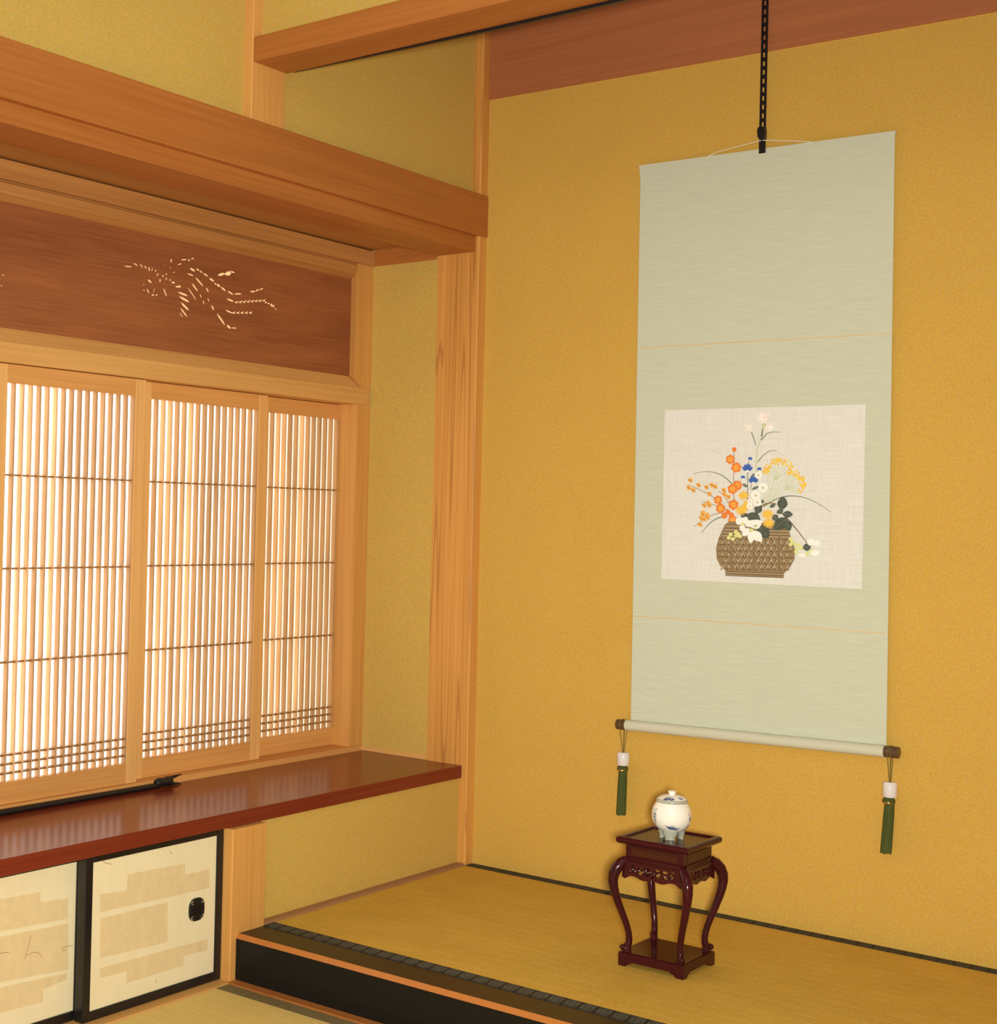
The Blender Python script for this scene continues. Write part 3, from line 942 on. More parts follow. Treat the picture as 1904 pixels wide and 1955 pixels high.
# ------------------------------------------------------------------ forked pole lying on the shelf
t = empty('forked_pole', (-0.332, -1.3, 0.2644))
tag(t, 'long black pole with a forked tip lying on the red-brown shelf', 'scroll pole')
MB().tube([(0.002, -0.6, 0.0075), (0.0, 0.446, 0.0068)], [0.0075, 0.0066], 14).build('shaft', 'black_metal', parent=t, smooth=True)
f = MB()
f.lathe([(0.0068, 0.436), (0.0105, 0.441), (0.0115, 0.450), (0.0105, 0.458), (0.0115, 0.470), (0.0125, 0.482), (0.0105, 0.486)], (0, 0, 0.0128), 14, 0, 'Y')
for s in (-1, 1):
    f.tube([(0, 0.474, 0.0128 + s * 0.006), (0, 0.500, 0.0128 + s * 0.0085), (0, 0.523, 0.0128 + s * 0.0112)], [0.0052, 0.0038, 0.0009], 8)
f.build('fork', 'black_metal', parent=t, smooth=True)

# ------------------------------------------------------------------ hanging scroll
SY = -0.0125
t = empty('hanging_scroll', (0.7705, SY, 0.428))
tag(t, 'pale green hanging scroll with a painted flower basket on the ochre wall', 'hanging scroll')


def loc(x, y, z):
    return (x - 0.7705, y - SY, z - 0.428)


XL, XR, ZT, ZB = 0.4645, 1.0865, 1.8117, 0.436
mb = MB()
nx, nz = 10, 40
vs, fs = [], []
for j in range(nz + 1):
    zz = ZB + (ZT - ZB) * j / nz
    for i in range(nx + 1):
        f_ = i / nx
        xl = XL + (-0.0045 if j == nz else 0.0) + 0.002 * (1 - j / nz) - 0.004 * (j / nz)
        xr = XR + 0.004 * (1 - j / nz) - 0.004 * (j / nz)
        vs.append(loc(xl + (xr - xl) * f_, SY + 0.0006 * math.sin(6 * f_) * (j / nz), zz - (0.0055 * f_ - 0.0028) * (1 if j == nz else 0)))
for j in range(nz):
    for i in range(nx):
        a = j * (nx + 1) + i
        fs.append((a, a + 1, a + nx + 2, a + nx + 1))
mb.add(vs, fs)
o = mb.build('mounting_cloth', 'scroll', parent=t)
sd = o.modifiers.new('thickness', 'SOLIDIFY')
sd.thickness = 0.0009
sd.offset = 0.0
for zz, off in ((1.358, 0.0), (0.693, 0.0)):
    st = MB()
    for k in range(74):
        x = XL + 0.004 + (XR - XL - 0.006) * (k + 0.5) / 74
        st.box(*[v for ab in zip(loc(x - 0.0024, SY - 0.0012, zz - 0.0012), loc(x + 0.0022, SY - 0.0004, zz + 0.0012)) for v in ab])
    st.build('stitch_line', 'stitch', parent=o)
MB().box(*[v for ab in zip(loc(XL - 0.004, SY + 0.001, 1.801), loc(XR - 0.003, SY + 0.007, 1.8095)) for v in ab]).build('top_stick', 'scroll_rod', parent=t)
rz0, rz1 = 0.4225, 0.4340
MB().tube([loc(0.4597, SY - 0.009, rz0 + 0.0004), loc(1.0900, SY - 0.009, rz1)], 0.0135, 24).build('roller', 'scroll_rod', parent=t, smooth=True)
for xa, xb, zc in ((0.4335, 0.4604, rz0), (1.0894, 1.1205, rz1 + 0.0003)):
    MB().lathe([(0.0100, xa), (0.0128, xa + 0.002), (0.0128, xb)], loc(0.7705, SY - 0.009, zc) if False else (-0.7705, -0.009, zc - 0.428), 24, 0, 'X').build('roller_knob', 'knob', parent=t, smooth=True)
MB().tube([loc(0.640, SY - 0.001, 1.8125), loc(0.662, SY - 0.002, 1.819), loc(0.7735, SY - 0.007, 1.8300), loc(0.781, SY - 0.0085, 1.8290),
           loc(0.788, SY - 0.007, 1.8285), loc(0.862, SY - 0.002, 1.8172), loc(0.894, SY - 0.001, 1.8105)], 0.0010, 6).build('hanging_cord', 'cord', parent=t)

# painting: zoom coordinates of the picture area are mapped onto the cloth
PC = [plain('paint_%d' % i, c, rough=0.85, spec=0.1, vary=0.12, scale=300).name for i, c in enumerate([
    (0.30, 0.215, 0.115),   # 0 basket
    (0.16, 0.105, 0.050),   # 1 dark basket line
    (0.50, 0.42, 0.27),     # 2 light basket chip
    (0.075, 0.090, 0.070),  # 3 dark leaf
    (0.17, 0.20, 0.155),    # 4 leaf vein / stem grey green
    (0.93, 0.92, 0.84),     # 5 white petal
    (0.80, 0.23, 0.05),     # 6 orange
    (0.88, 0.45, 0.08),     # 7 yellow orange
    (0.86, 0.62, 0.08),     # 8 yellow
    (0.065, 0.14, 0.47),    # 9 blue
    (0.56, 0.62, 0.36),     # 10 pale green
    (0.72, 0.74, 0.30),     # 11 lime berry
    (0.82, 0.64, 0.55),     # 12 blush
    (0.28, 0.16, 0.10),     # 13 twig
])]
for nme in PC:
    M[nme] = bpy.data.materials[nme]
PX0, PX1, PZ0, PZ1 = 0.541, 1.0300, 0.7885, 1.2015


def pm(u, v):
    a = u
    for _ in range(3):
        fy0 = 100 - 40 * (a - 128) / 1660
        fy1 = 1500 + 70 * (a - 97) / 1665
        fv = (v - fy0) / (fy1 - fy0)
        l = 128 - 31 * fv
        r = 1788 - 26 * fv
        fu = (u - l) / (r - l)
        a = u
    return PX0 + (PX1 - PX0) * fu, PZ1 - (PZ1 - PZ0) * fv


class Paint(MB):
    layer = 0

    def poly(self, pts, c, lift=None):
        self.layer += 1
        y = -0.0006 - 0.0000035 * self.layer if lift is None else lift
        vs = []
        for u, v in pts:
            x, z = pm(u, v)
            vs.append((x - 0.7705, y - 0.0004, z - 0.428))
        self.add(vs, [tuple(range(len(vs)))], c + 1)

    def ell(self, u, v, ru, rv, c, ang=0.0, n=14):
        ca, sa = math.cos(ang), math.sin(ang)
        self.poly([(u + ru * math.cos(2 * PI * k / n) * ca - rv * math.sin(2 * PI * k / n) * sa,
                    v + ru * math.cos(2 * PI * k / n) * sa + rv * math.sin(2 * PI * k / n) * ca) for k in range(n)], c)

    def line(self, pts, w, c, w1=None):
        w1 = w if w1 is None else w1
        n = len(pts)
        self.layer += 1
        y = -0.0006 - 0.0000035 * self.layer
        vs = []
        for i, (u, v) in enumerate(pts):
            a, b = pts[max(i - 1, 0)], pts[min(i + 1, n - 1)]
            du, dv = b[0] - a[0], b[1] - a[1]
            L = math.hypot(du, dv) or 1
            ww = (w + (w1 - w) * i / max(1, n - 1)) / 2
            for s in (-1, 1):
                x, z = pm(u - s * dv / L * ww, v + s * du / L * ww)
                vs.append((x - 0.7705, y - 0.0004, z - 0.428))
        self.add(vs, [(2 * i, 2 * i + 1, 2 * i + 3, 2 * i + 2) for i in range(n - 1)], c + 1)

    def curve(self, p0, p1, p2, w, c, w1=None, n=10):
        self.line([((1 - s) ** 2 * p0[0] + 2 * s * (1 - s) * p1[0] + s * s * p2[0],
                    (1 - s) ** 2 * p0[1] + 2 * s * (1 - s) * p1[1] + s * s * p2[1]) for s in [k / n for k in range(n + 1)]], w, c, w1)

    def leaf(self, a, b, wd, c=3, vein=4):
        (u0, v0), (u1, v1) = a, b
        L = math.hypot(u1 - u0, v1 - v0)
        nu, nv = -(v1 - v0) / L, (u1 - u0) / L
        sh = [0, 0.55, 0.9, 1.0, 0.85, 0.5, 0]
        n = len(sh)
        pts = [(u0 + (u1 - u0) * i / (n - 1) + nu * wd / 2 * sh[i], v0 + (v1 - v0) * i / (n - 1) + nv * wd / 2 * sh[i]) for i in range(n)]
        pts += [(u0 + (u1 - u0) * i / (n - 1) - nu * wd / 2 * sh[i], v0 + (v1 - v0) * i / (n - 1) - nv * wd / 2 * sh[i]) for i in range(n - 2, 0, -1)]
        self.poly(pts, c)
        if vein is not None:
            self.line([a, b], 4, vein)
            for i in (1, 2, 3, 4):
                m_ = (u0 + (u1 - u0) * i / 6, v0 + (v1 - v0) * i / 6)
                e = (u0 + (u1 - u0) * (i + 1.1) / 6, v0 + (v1 - v0) * (i + 1.1) / 6)
                for s in (-1, 1):
                    self.line([m_, (e[0] + s * nu * wd * 0.36, e[1] + s * nv * wd * 0.36)], 3, vein)

    def blossom(self, u, v, r, c, cc=None, n=5, ph=0.3, fat=0.62):
        for k in range(n):
            a = ph + 2 * PI * k / n
            self.ell(u + r * 0.55 * math.cos(a), v + r * 0.55 * math.sin(a), r * 0.5, r * fat * 0.75, c, a)
        if cc is not None:
            self.ell(u, v, r * 0.3, r * 0.3, cc)


P = Paint()
P.poly([(128, 100), (1788, 60), (1762, 1570), (97, 1500)], -1, lift=-0.0006)
# grasses and stems
P.curve((730, 730), (600, 560), (375, 632), 9, 4, 3)
P.curve((985, 900), (1230, 700), (1525, 945), 12, 4, 3)
P.curve((930, 540), (1020, 380), (1170, 490), 9, 10, 3)
P.curve((935, 530), (1010, 420), (1090, 435), 7, 4, 3)
P.curve((455, 1120), (540, 1000), (640, 985), 4, 4, 10)
P.line([(920, 640), (922, 520), (930, 420), (965, 330), (985, 230)], 9, 10, 8)
P.line([(960, 350), (1010, 295), (1060, 282), (1125, 286)], 9, 4, 3)
P.line([(965, 320), (975, 250)], 14, 4, 6)
P.line([(915, 390), (895, 320), (880, 285)], 6, 4, 9)
for k in range(9):
    P.curve((960 + 12 * k, 900), (1020 + 14 * k, 760), (1010 + 28 * k, 590 + (k % 3) * 40), 5, 10, 3)
for a in ((540, 430, 640, 480), (820, 440, 850, 500), (640, 880, 760, 830), (1400, 760, 1250, 800)):
    P.line([a[:2], a[2:]], 5, 10, 2)
P.line([(735, 900), (730, 660), (740, 560), (730, 420)], 6, 13, 4)
P.line([(850, 900), (850, 640), (860, 520)], 7, 4, 5)
P.line([(870, 760), (905, 640), (945, 590)], 5, 4, 4)
P.leaf((850, 740), (805, 710), 26, 4, None)
P.leaf((865, 700), (905, 620), 26, 4, None)
P.leaf((880, 760), (950, 730), 24, 4, None)
P.curve((720, 1010), (640, 820), (330, 720), 6, 13, 4)
P.curve((740, 1000), (620, 880), (390, 1068), 6, 13, 4)
P.curve((700, 900), (680, 830), (600, 770), 5, 13, 4)
P.curve((650, 920), (560, 880), (455, 860), 5, 13, 4)
P.curve((960, 910), (1000, 850), (1090, 880), 14, 13, 6)
P.curve((1130, 950), (1240, 1060), (1335, 1200), 12, 13, 7)
# white feathery heads
for (u, v, r, n) in ((980, 165, 62, 46), (1030, 240, 46, 30), (860, 245, 42, 30)):
    for k in range(n):
        a = 2 * PI * k / n + random.uniform(-.1, .1)
        rr = r * random.uniform(.6, 1.05)
        P.line([(u, v), (u + rr * math.cos(a), v + rr * math.sin(a))], 10, 5 if k % 3 else 12, 3)
P.ell(985, 225, 22, 14, 10)
# yellow umbels
for (u, v, r0, a0, a1) in ((1115, 640, 125, 185, 330), (1190, 720, 120, 265, 395)):
    for k in range(70):
        a = math.radians(random.uniform(a0, a1))
        r = r0 * random.uniform(0.72, 1.12)
        P.ell(u + r * math.cos(a), v + r * math.sin(a), 9, 8, 8 if k % 4 else 7, 0, 7)
    for k in range(8):
        a = math.radians(a0 + (a1 - a0) * k / 7)
        P.line([(u - 30, v + 40), (u + r0 * .8 * math.cos(a), v + r0 * .8 * math.sin(a))], 4, 10)
# little yellow orange sprays
for (u, v) in ((358, 682), (345, 745), (385, 765), (430, 722), (500, 740), (545, 722), (525, 795), (575, 735), (650, 765), (690, 820), (655, 800),
               (480, 890), (515, 870), (525, 890), (470, 950), (505, 970), (480, 1005), (455, 995), (445, 1050), (470, 965), (510, 990)):
    P.blossom(u, v, 21, 7, 6, 4, random.random() * 3)
    P.line([(u - 22, v - 12), (u + 16, v + 16)], 4, 13)
# orange flowers
for (u, v, r) in ((738, 428, 20), (705, 510, 38), (755, 577, 42), (765, 725, 40), (725, 755, 42), (600, 845, 36), (732, 885, 42), (622, 915, 40),
                  (655, 975, 26), (685, 945, 22), (725, 1010, 38), (715, 970, 22)):
    P.blossom(u, v, r, 6, 8 if r > 30 else None, 6, random.random() * 3)
    if r > 30:
        P.blossom(u, v, r * .55, 7, 6, 5, random.random())
# blue bellflowers
for (u, v, r) in ((850, 590, 52), (900, 688, 48)):
    for a in (-150, -120, -90, -60, -30):
        ra = math.radians(a)
        P.leaf((u, v + 14), (u + r * math.cos(ra), v + 14 + r * 1.2 * math.sin(ra)), 30, 9, None)
    P.ell(u, v + 16, 13, 8, 5)
for (u, v) in ((873, 505), (950, 590), (813, 658)):
    P.ell(u, v, 17, 15, 9)
    P.ell(u, v + 14, 10, 6, 5)
# basket
OUT = [(700, 1022), (660, 1050), (640, 1090), (608, 1160), (584, 1245), (590, 1330), (620, 1390), (665, 1430), (668, 1465), (1150, 1482), (1152, 1450),
       (1200, 1402), (1238, 1330), (1242, 1250), (1215, 1180), (1196, 1110), (1205, 1065), (1190, 1045)]
P.poly(OUT, 0)
for k, v in enumerate((1050, 1080, 1105, 1128)):
    P.line([(668 - k * 12, v), (940, v + 6), (1198 + (k % 2) * 4, v + 12)], 6, 1)
    P.line([(668 - k * 12, v + 10), (940, v + 16), (1196, v + 22)], 5, 2)
rows = (1165, 1215, 1265, 1315, 1365, 1415)
for v in rows:
    l = 600 if v < 1200 else (588 if v < 1340 else 620 + (v - 1365) * .7)
    r = 1215 if v < 1200 else (1240 if v < 1340 else 1235 - (v - 1340) * .6)
    P.line([(l + 6, v), (910, v + 4), (r - 6, v + 6)], 7, 1)
for k in range(9):
    u = 700 + 52 * k
    for s in (-1, 1):
        P.line([(u - s * 70, 1150), (u + s * 75, 1425)], 6, 1)
        P.line([(u - s * 70 + 9, 1150), (u + s * 75 + 9, 1425)], 4, 2)
for k, v in enumerate(rows[:-1]):
    for i in range(11):
        u = 640 + 54 * i + (27 if k % 2 else 0)
        if u < 1215:
            P.poly([(u - 11, v + 38), (u + 11, v + 38), (u, v + 16)], 2)
for u in (720, 910, 1115):
    P.line([(u, 1130), (u - 6, 1290), (u + 4, 1440)], 24, 0)
    P.line([(u, 1130), (u - 6, 1290), (u + 4, 1440)], 5, 1)
for v in (1436, 1452, 1470):
    P.line([(664, v), (1152, v + 14)], 6, 1)
P.line([(664, 1444), (1152, 1458)], 6, 2)
# dark leaves
for a, b, wd in (((1130, 930), (1150, 815), 84), ((1140, 960), (1226, 965), 56), ((1100, 1010), (1060, 970), 60), ((1180, 990), (1062, 1095), 96),
                 ((1160, 1010), (1205, 1095), 74), ((1090, 950), (1150, 930), 40), ((925, 960), (960, 880), 66), ((890, 1010), (790, 960), 60),
                 ((960, 1010), (860, 955), 70), ((950, 1060), (1030, 1160), 96), ((985, 1060), (940, 1120), 70), ((1035, 905), (1085, 880), 30), ((965, 870), (985, 845), 30)):
    P.leaf(a, b, wd)
# yellow daisies
for (u, v, r) in ((820, 808, 46), (855, 880, 42), (800, 930, 50), (1020, 962, 50), (1030, 1035, 50), (840, 900, 36)):
    for k in range(16):
        a = 2 * PI * k / 16
        P.line([(u, v), (u + r * math.cos(a), v + r * .85 * math.sin(a))], 15, 8 if k % 2 else 7, 6)
# white flowers
for (u, v, r) in ((945, 640, 30), (982, 745, 40), (922, 808, 40), (935, 865, 34), (872, 895, 26), (874, 860, 22)):
    P.blossom(u, v, r, 5, 10, 5, random.random() * 3, .8)
for (a, b, wd) in (((810, 1045), (755, 1000), 62), ((815, 1040), (850, 985), 60), ((820, 1045), (800, 1105), 50), ((830, 1050), (905, 1030), 60), ((880, 1070), (975, 1020), 80),
                   ((870, 1080), (810, 1140), 66), ((890, 1100), (880, 1205), 60), ((895, 1100), (975, 1190), 78), ((860, 1060), (930, 1010), 50)):
    P.leaf(a, b, wd, 5, None)
P.ell(812, 1045, 16, 14, 11)
P.ell(885, 1095, 20, 14, 11)
P.ell(920, 1060, 20, 12, 10)
for (u, v) in ((712, 1130), (695, 1158), (730, 1168), (755, 1110), (758, 1142), (790, 1145), (775, 1125)):
    P.ell(u, v, 17, 16, 11)
for (u, v) in ((1208, 1165), (1222, 1190), (1208, 1212), (1245, 1210), (1275, 1215), (1260, 1245), (1295, 1240), (1252, 1270), (1285, 1295), (1340, 1285), (1372, 1265)):
    P.ell(u, v, 17, 15, 11)
P.leaf((1305, 1240), (1372, 1225), 62)
P.ell(1368, 1190, 28, 30, 5)
P.ell(1415, 1200, 26, 28, 5)
P.ell(1402, 1278, 36, 24, 5)
P.ell(1300, 1298, 30, 15, 5)
P.build('painting', ['linen'] + PC, parent=t)

# ------------------------------------------------------------------ rail the scroll hangs from
t = empty('scroll_hanger', (0.7775, SY - 0.0045, 1.80))
tag(t, 'black slotted hanging rail above the pale green scroll', 'hanging rail')
RZ = 2.55 - 1.80
mb = MB()
for s in (-1, 1):
    mb.box(s * 0.0052 - 0.0026, s * 0.0052 + 0.0026, -0.0012, 0.0012, 0.0, RZ)
mb.box(-0.0027, 0.0027, -0.0012, 0.0012, 0.0, 0.062)
z = 0.062
while z < RZ - 0.02:
    mb.box(-0.0027, 0.0027, -0.0012, 0.0012, z + 0.0115, z + 0.0205)
    z += 0.0205
o = mb.build('rail', 'black_metal', parent=t)
mb = MB()
mb.prism([(-0.0085, 0.036), (-0.0045, 0.034), (0.0070, 0.030), (0.0092, 0.034), (0.0095, 0.050), (0.0080, 0.060), (-0.0060, 0.062), (-0.0105, 0.056)], -0.0085, 0.0032, 'Y')
o = mb.build('hook_block', 'black_metal', parent=t, bevel=0.001)
MB().tube([(0.0015, -0.0066, 0.034), (0.0015, -0.0068, 0.0235), (0.002, -0.0040, 0.0215), (0.003, -0.0020, 0.026)], 0.0016, 8).build('hook', 'black_metal', parent=t, smooth=True)


# ------------------------------------------------------------------ scroll weights
def weight(x, zr, zb1, zb0, ztop, zbot, dx, lean, label):
    """cords from the roller knob, bead, knot with a painted gold reflection and silk tassel; origin at the roller axis"""
    t = empty('scroll_weight', (x, SY - 0.009, zr))
    tag(t, label, 'scroll weight', 'tasselled weights hanging from the scroll roller')
    b1, b0, t1, t0 = zb1 - zr, zb0 - zr, ztop - zr, zbot - zr
    mb = MB()
    R_ = 0.0140
    for s in (-1, 1):
        pts = []
        for k in range(7):
            a = PI * k / 6
            pts.append((s * dx * 0.5, -R_ * math.sin(a - PI / 2) * 1.0, R_ * math.cos(a - PI / 2) * 1.0) if False else (s * dx * 0.8, R_ * math.cos(a), R_ * math.sin(a)))
        front = [(s * dx, -R_, 0.0), (s * dx, -R_ * 0.75, -0.012), (s * 0.0009, -0.004, b1 + 0.001)]
        back = [(s * dx * 0.8, R_, 0.0), (s * dx * 0.6, R_ * 0.7, -0.012), (s * 0.0009, 0.001, b1 + 0.001)]
        mb.tube(back[::-1] + pts[1:-1] + front, 0.0008, 6)
    mb.build('cord', 'green_cord', parent=t)
    r = 0.0152
    MB().lathe([(0.003, b1 + 0.0002), (r - 0.002, b1), (r, b1 - 0.0022), (r, b0 + 0.0022), (r - 0.002, b0), (0.003, b0 + 0.0002)], (0, -0.0015, 0), 28).build('bead', 'bead', parent=t, smooth=True)
    mb = MB()
    mb.lathe([(0.004, b0), (0.0105, b0 - 0.002), (0.0130, b0 - 0.006), (0.0135, b0 - 0.011), (0.0115, b0 - 0.015), (0.004, b0 - 0.0155)], (lean * 0.3, -0.0015, 0), 20)
    kn = mb.build('knot', 'tassel', parent=t, smooth=True)
    MB().lathe([(0.0095, b0 - 0.0150), (0.0112, b0 - 0.0135), (0.0118, b0 - 0.0115), (0.0112, b0 - 0.0098)], (lean * 0.3, -0.0042, 0), 20).build('ring', 'gold_reflection', parent=t, smooth=True)  # gold band painted in for the reflection on the green knot
    mb = MB()
    n = 26
    prof_n = 8
    vs, fs = [], []
    for j in range(prof_n + 1):
        f_ = j / prof_n
        zz = t1 + 0.001 + (t0 - t1) * f_
        rr = 0.0098 + 0.0008 * math.sin(min(1, f_ * 4) * PI / 2) + 0.0010 * f_
        for k in range(n):
            a = 2 * PI * k / n
            rk = rr * (1 + 0.045 * math.cos(13 * a))
            vs.append((lean * f_ + rk * math.cos(a), -0.0015 + rk * math.sin(a), zz + (0.0014 * math.sin(5 * a) if j == prof_n else 0)))
    for j in range(prof_n):
        for k in range(n):
            fs.append((j * n + k, j * n + (k + 1) % n, (j + 1) * n + (k + 1) % n, (j + 1) * n + k))
    fs.append(tuple(range(n)))
    fs.append(tuple(prof_n * n + k for k in range(n)))
    mb.add(vs, fs)
    mb.build('tassel', 'tassel', parent=t)
    return t


weight(0.4535, rz0, 0.3553, 0.3229, 0.3085, 0.1995, 0.0055, -0.003, 'green tassel with white bead on the roller end near the lidded jar')
weight(1.1035, rz1, 0.3690, 0.3355, 0.3200, 0.2115, 0.0030, -0.006, 'green tassel with white bead on the roller end far from the jar')

# ------------------------------------------------------------------ carved stand
t = empty('display_stand', (0.797, -0.464, 0.0))
tag(t, 'small square carved rosewood stand with curved legs on the alcove mat', 'stand')
H = 0.2685
hs = 0.0815
mb = MB()
fw = 0.0125
rings = [(hs - 0.0100, H - 0.0138), (hs - 0.0038, H - 0.0138), (hs - 0.0010, H - 0.0112), (hs, H - 0.0078), (hs - 0.0003, H - 0.0040), (hs - 0.0016, H - 0.0014),
         (hs - 0.0036, H - 0.0002), (hs - 0.0060, H), (hs - fw + 0.0012, H), (hs - fw, H - 0.0009), (hs - fw, H - 0.0045)]
vs, fs = [], []
for s_, z_ in rings:
    vs += [(x * s_, y * s_, z_) for x, y in ((-1, -1), (1, -1), (1, 1), (-1, 1))]
for r_ in range(len(rings) - 1):
    for k in range(4):
        fs.append((r_ * 4 + k, r_ * 4 + (k + 1) % 4, r_ * 4 + 4 + (k + 1) % 4, r_ * 4 + 4 + k))
fs += [(0, 1, 2, 3), tuple(len(vs) - 4 + k for k in range(4))]
mb.add(vs, fs)
top = mb.build('top', 'rosewood', parent=t, bevel=0.0012, smooth=False)
MB().box(-hs + fw, hs - fw, -hs + fw, hs - fw, H - 0.0045, H - 0.0036).build('inset_panel', 'rosewood_dark', parent=top)
# moulding under the top, waist, lower ledge
mb = MB()
for (s0, s1, z0, z1) in ((0.0675, 0.0765, H - 0.0165, H - 0.0122), (0.0655, 0.0655, 0.2265, H - 0.016), (0.0705, 0.0680, 0.2165, 0.2270)):
    vs = [(x * s0, y * s0, z0) for x, y in ((-1, -1), (1, -1), (1, 1), (-1, 1))] + [(x * s1, y * s1, z1) for x, y in ((-1, -1), (1, -1), (1, 1), (-1, 1))]
    mb.add(vs, [(0, 1, 2, 3), (4, 5, 6, 7), (0, 1, 5, 4), (1, 2, 6, 5), (2, 3, 7, 6), (3, 0, 4, 7)])
wst = mb.build('waist', 'rosewood', parent=t, bevel=0.0012)
pan = MB().box(-0.052, 0.052, -0.0668, -0.0652, 0.2305, 0.2485).build('waist_panel', 'rosewood_dark', parent=wst, bevel=0.0008)
for k in (1, 2, 3):
    c = pan.copy()
    C.objects.link(c)
    c.parent = wst
    c.rotation_euler = (0, 0, k * PI / 2)
# carved apron: scrolled openwork between the shoulders
A0 = -0.060


def ellp(cx, cz, rx, rz, ang=0.0, n=10):
    ca, sa = math.cos(ang), math.sin(ang)
    return [(cx + rx * math.cos(2 * PI * k / n) * ca - rz * math.sin(2 * PI * k / n) * sa,
             cz + rx * math.cos(2 * PI * k / n) * sa + rz * math.sin(2 * PI * k / n) * ca) for k in range(n)]


low = []
for k in range(41):
    s = -0.064 + 0.128 * k / 40
    b = 0.1885 + 0.0022 * math.cos(s / 0.064 * 3 * PI) - 0.0035 * (1 - abs(s) / 0.064)
    if abs(s) > 0.054:
        b -= (abs(s) - 0.054) * 0.5
    low.append((s, b))
outl = low + [(0.064, 0.2180), (-0.064, 0.2180)]
holes = []
for s in (-1, 1):
    holes += [ellp(s * 0.0125, 0.2000, 0.0072, 0.0042, s * 0.45), ellp(s * 0.0110, 0.2092, 0.0068, 0.0026, -s * 0.1),
              ellp(s * 0.0285, 0.1985, 0.0064, 0.0044, -s * 0.35), ellp(s * 0.0275, 0.2085, 0.0070, 0.0034, s * 0.15),
              ellp(s * 0.0425, 0.2030, 0.0050, 0.0048, s * 0.4), ellp(s * 0.0440, 0.2112, 0.0050, 0.0018, 0.0)]
holes.append(ellp(0.0, 0.1945, 0.0034, 0.0030))
ap = MB().holed(outl, holes, -0.0735, -0.0685, 'Y').build('apron', 'rosewood', parent=t)
sc = MB()
for s in (-1, 1):
    for (cx, cz, r, tw) in ((0.018, 0.2035, 0.0062, 1), (0.033, 0.2030, 0.0066, -1), (0.047, 0.2010, 0.0052, 1), (0.006, 0.2040, 0.0042, -1)):
        pts = []
        for k in range(13):
            a = tw * 1.7 * PI * k / 12 + 0.6
            q = r * (1 - 0.55 * k / 12)
            pts.append((s * (cx + q * math.cos(a)), -0.0738, cz + q * math.sin(a)))
        sc.tube(pts, [0.0014 - 0.0006 * k / 12 for k in range(13)], 6)
scr = sc.build('scrollwork', 'rosewood', parent=ap, smooth=True)
for k in (1, 2, 3):
    c = ap.copy()
    C.objects.link(c)
    c.parent = t
    c.rotation_euler = (0, 0, k * PI / 2)
    d = scr.copy()
    C.objects.link(d)
    d.parent = c
path = [(.0640, .2190, .0120), (.0720, .2125, .0135), (.0790, .2020, .0140), (.0830, .1890, .0132), (.0840, .1765, .0120), (.0825, .1620, .0110), (.0795, .1470, .0101),
        (.0755, .1310, .0094), (.0710, .1150, .0088), (.0655, .0970, .0083), (.0615, .0820, .0080), (.0585, .0670, .0078), (.0575, .0550, .0079), (.0580, .0450, .0082),
        (.0605, .0365, .0082), (.0645, .0340, .0070)]
lg = MB()
lg.tube([(a, a, z) for a, z, r in path], [r * 0.86 for a, z, r in path], 14)
lg.ball((0.0672, 0.0672, 0.0372), 0.0062)
lg.tube([(0.0600, 0.0600, 0.045), (0.0600, 0.0600, 0.0275)], [0.0070, 0.0090], 12)
leg = lg.build('leg', 'rosewood', parent=t, smooth=True)
for k in (1, 2, 3):
    c = leg.copy()
    C.objects.link(c)
    c.parent = t
    c.rotation_euler = (0, 0, k * PI / 2)
# base plate on bracket feet
B = 0.0735
mb = MB()
mb.box(-B, B, -B, B, 0.0140, 0.0275)
edge = [(-B, 0.0), (-B + 0.0165, 0.0), (-B + 0.0195, 0.0030), (-B + 0.0215, 0.0062), (-B + 0.027, 0.0064), (-B + 0.032, 0.0100),
        (B - 0.032, 0.0100), (B - 0.027, 0.0064), (B - 0.0215, 0.0062), (B - 0.0195, 0.0030), (B - 0.0165, 0.0), (B, 0.0), (B, 0.0140), (-B, 0.0140)]
mb.prism(edge, -B, -B + 0.011, 'Y')
mb.prism(edge, B - 0.011, B, 'Y')
edge2 = [(-B + 0.011, 0.0)] + edge[1:-3] + [(B - 0.011, 0.0), (B - 0.011, 0.0140), (-B + 0.011, 0.0140)]
mb.prism(edge2, -B, -B + 0.011, 'X')
mb.prism(edge2, B - 0.011, B, 'X')
mb.box(-B + 0.004, B - 0.004, -B + 0.004, B - 0.004, 0.0272, 0.0292)
mb.build('base', 'rosewood', parent=t, bevel=0.0)

# ------------------------------------------------------------------ lidded porcelain jar
JZ = H - 0.0036
t = empty('lidded_jar', (0.8015, -0.464, JZ))
tag(t, 'small round white porcelain jar with blue sprigs on the rosewood stand', 'jar')
prof = [(0.006, 0.0150), (0.0170, 0.0150), (0.0255, 0.0180), (0.0330, 0.0245), (0.0385, 0.0330), (0.0412, 0.0430), (0.0415, 0.0520), (0.0398, 0.0615), (0.0365, 0.0695), (0.0322, 0.0752), (0.0318, 0.0765), (0.006, 0.0765)]


def rad(z):
    for (r0, z0), (r1, z1) in zip(prof[1:], prof[2:]):
        if z0 <= z <= z1:
            return r0 + (r1 - r0) * (z - z0) / max(1e-6, z1 - z0)
    return 0.03


mb = MB()
# smooth the profile by quadratic subdivision
pp = [prof[0]]
for i in range(1, len(prof) - 1):
    a, b, c = prof[i - 1], prof[i], prof[i + 1]
    pp += [((a[0] + 3 * b[0]) / 4, (a[1] + 3 * b[1]) / 4), ((3 * b[0] + c[0]) / 4, (3 * b[1] + c[1]) / 4)]
pp.append(prof[-1])
mb.lathe(pp, (0, 0, 0), 48, 0)
body = mb.build('body', 'porcelain', parent=t, smooth=True)


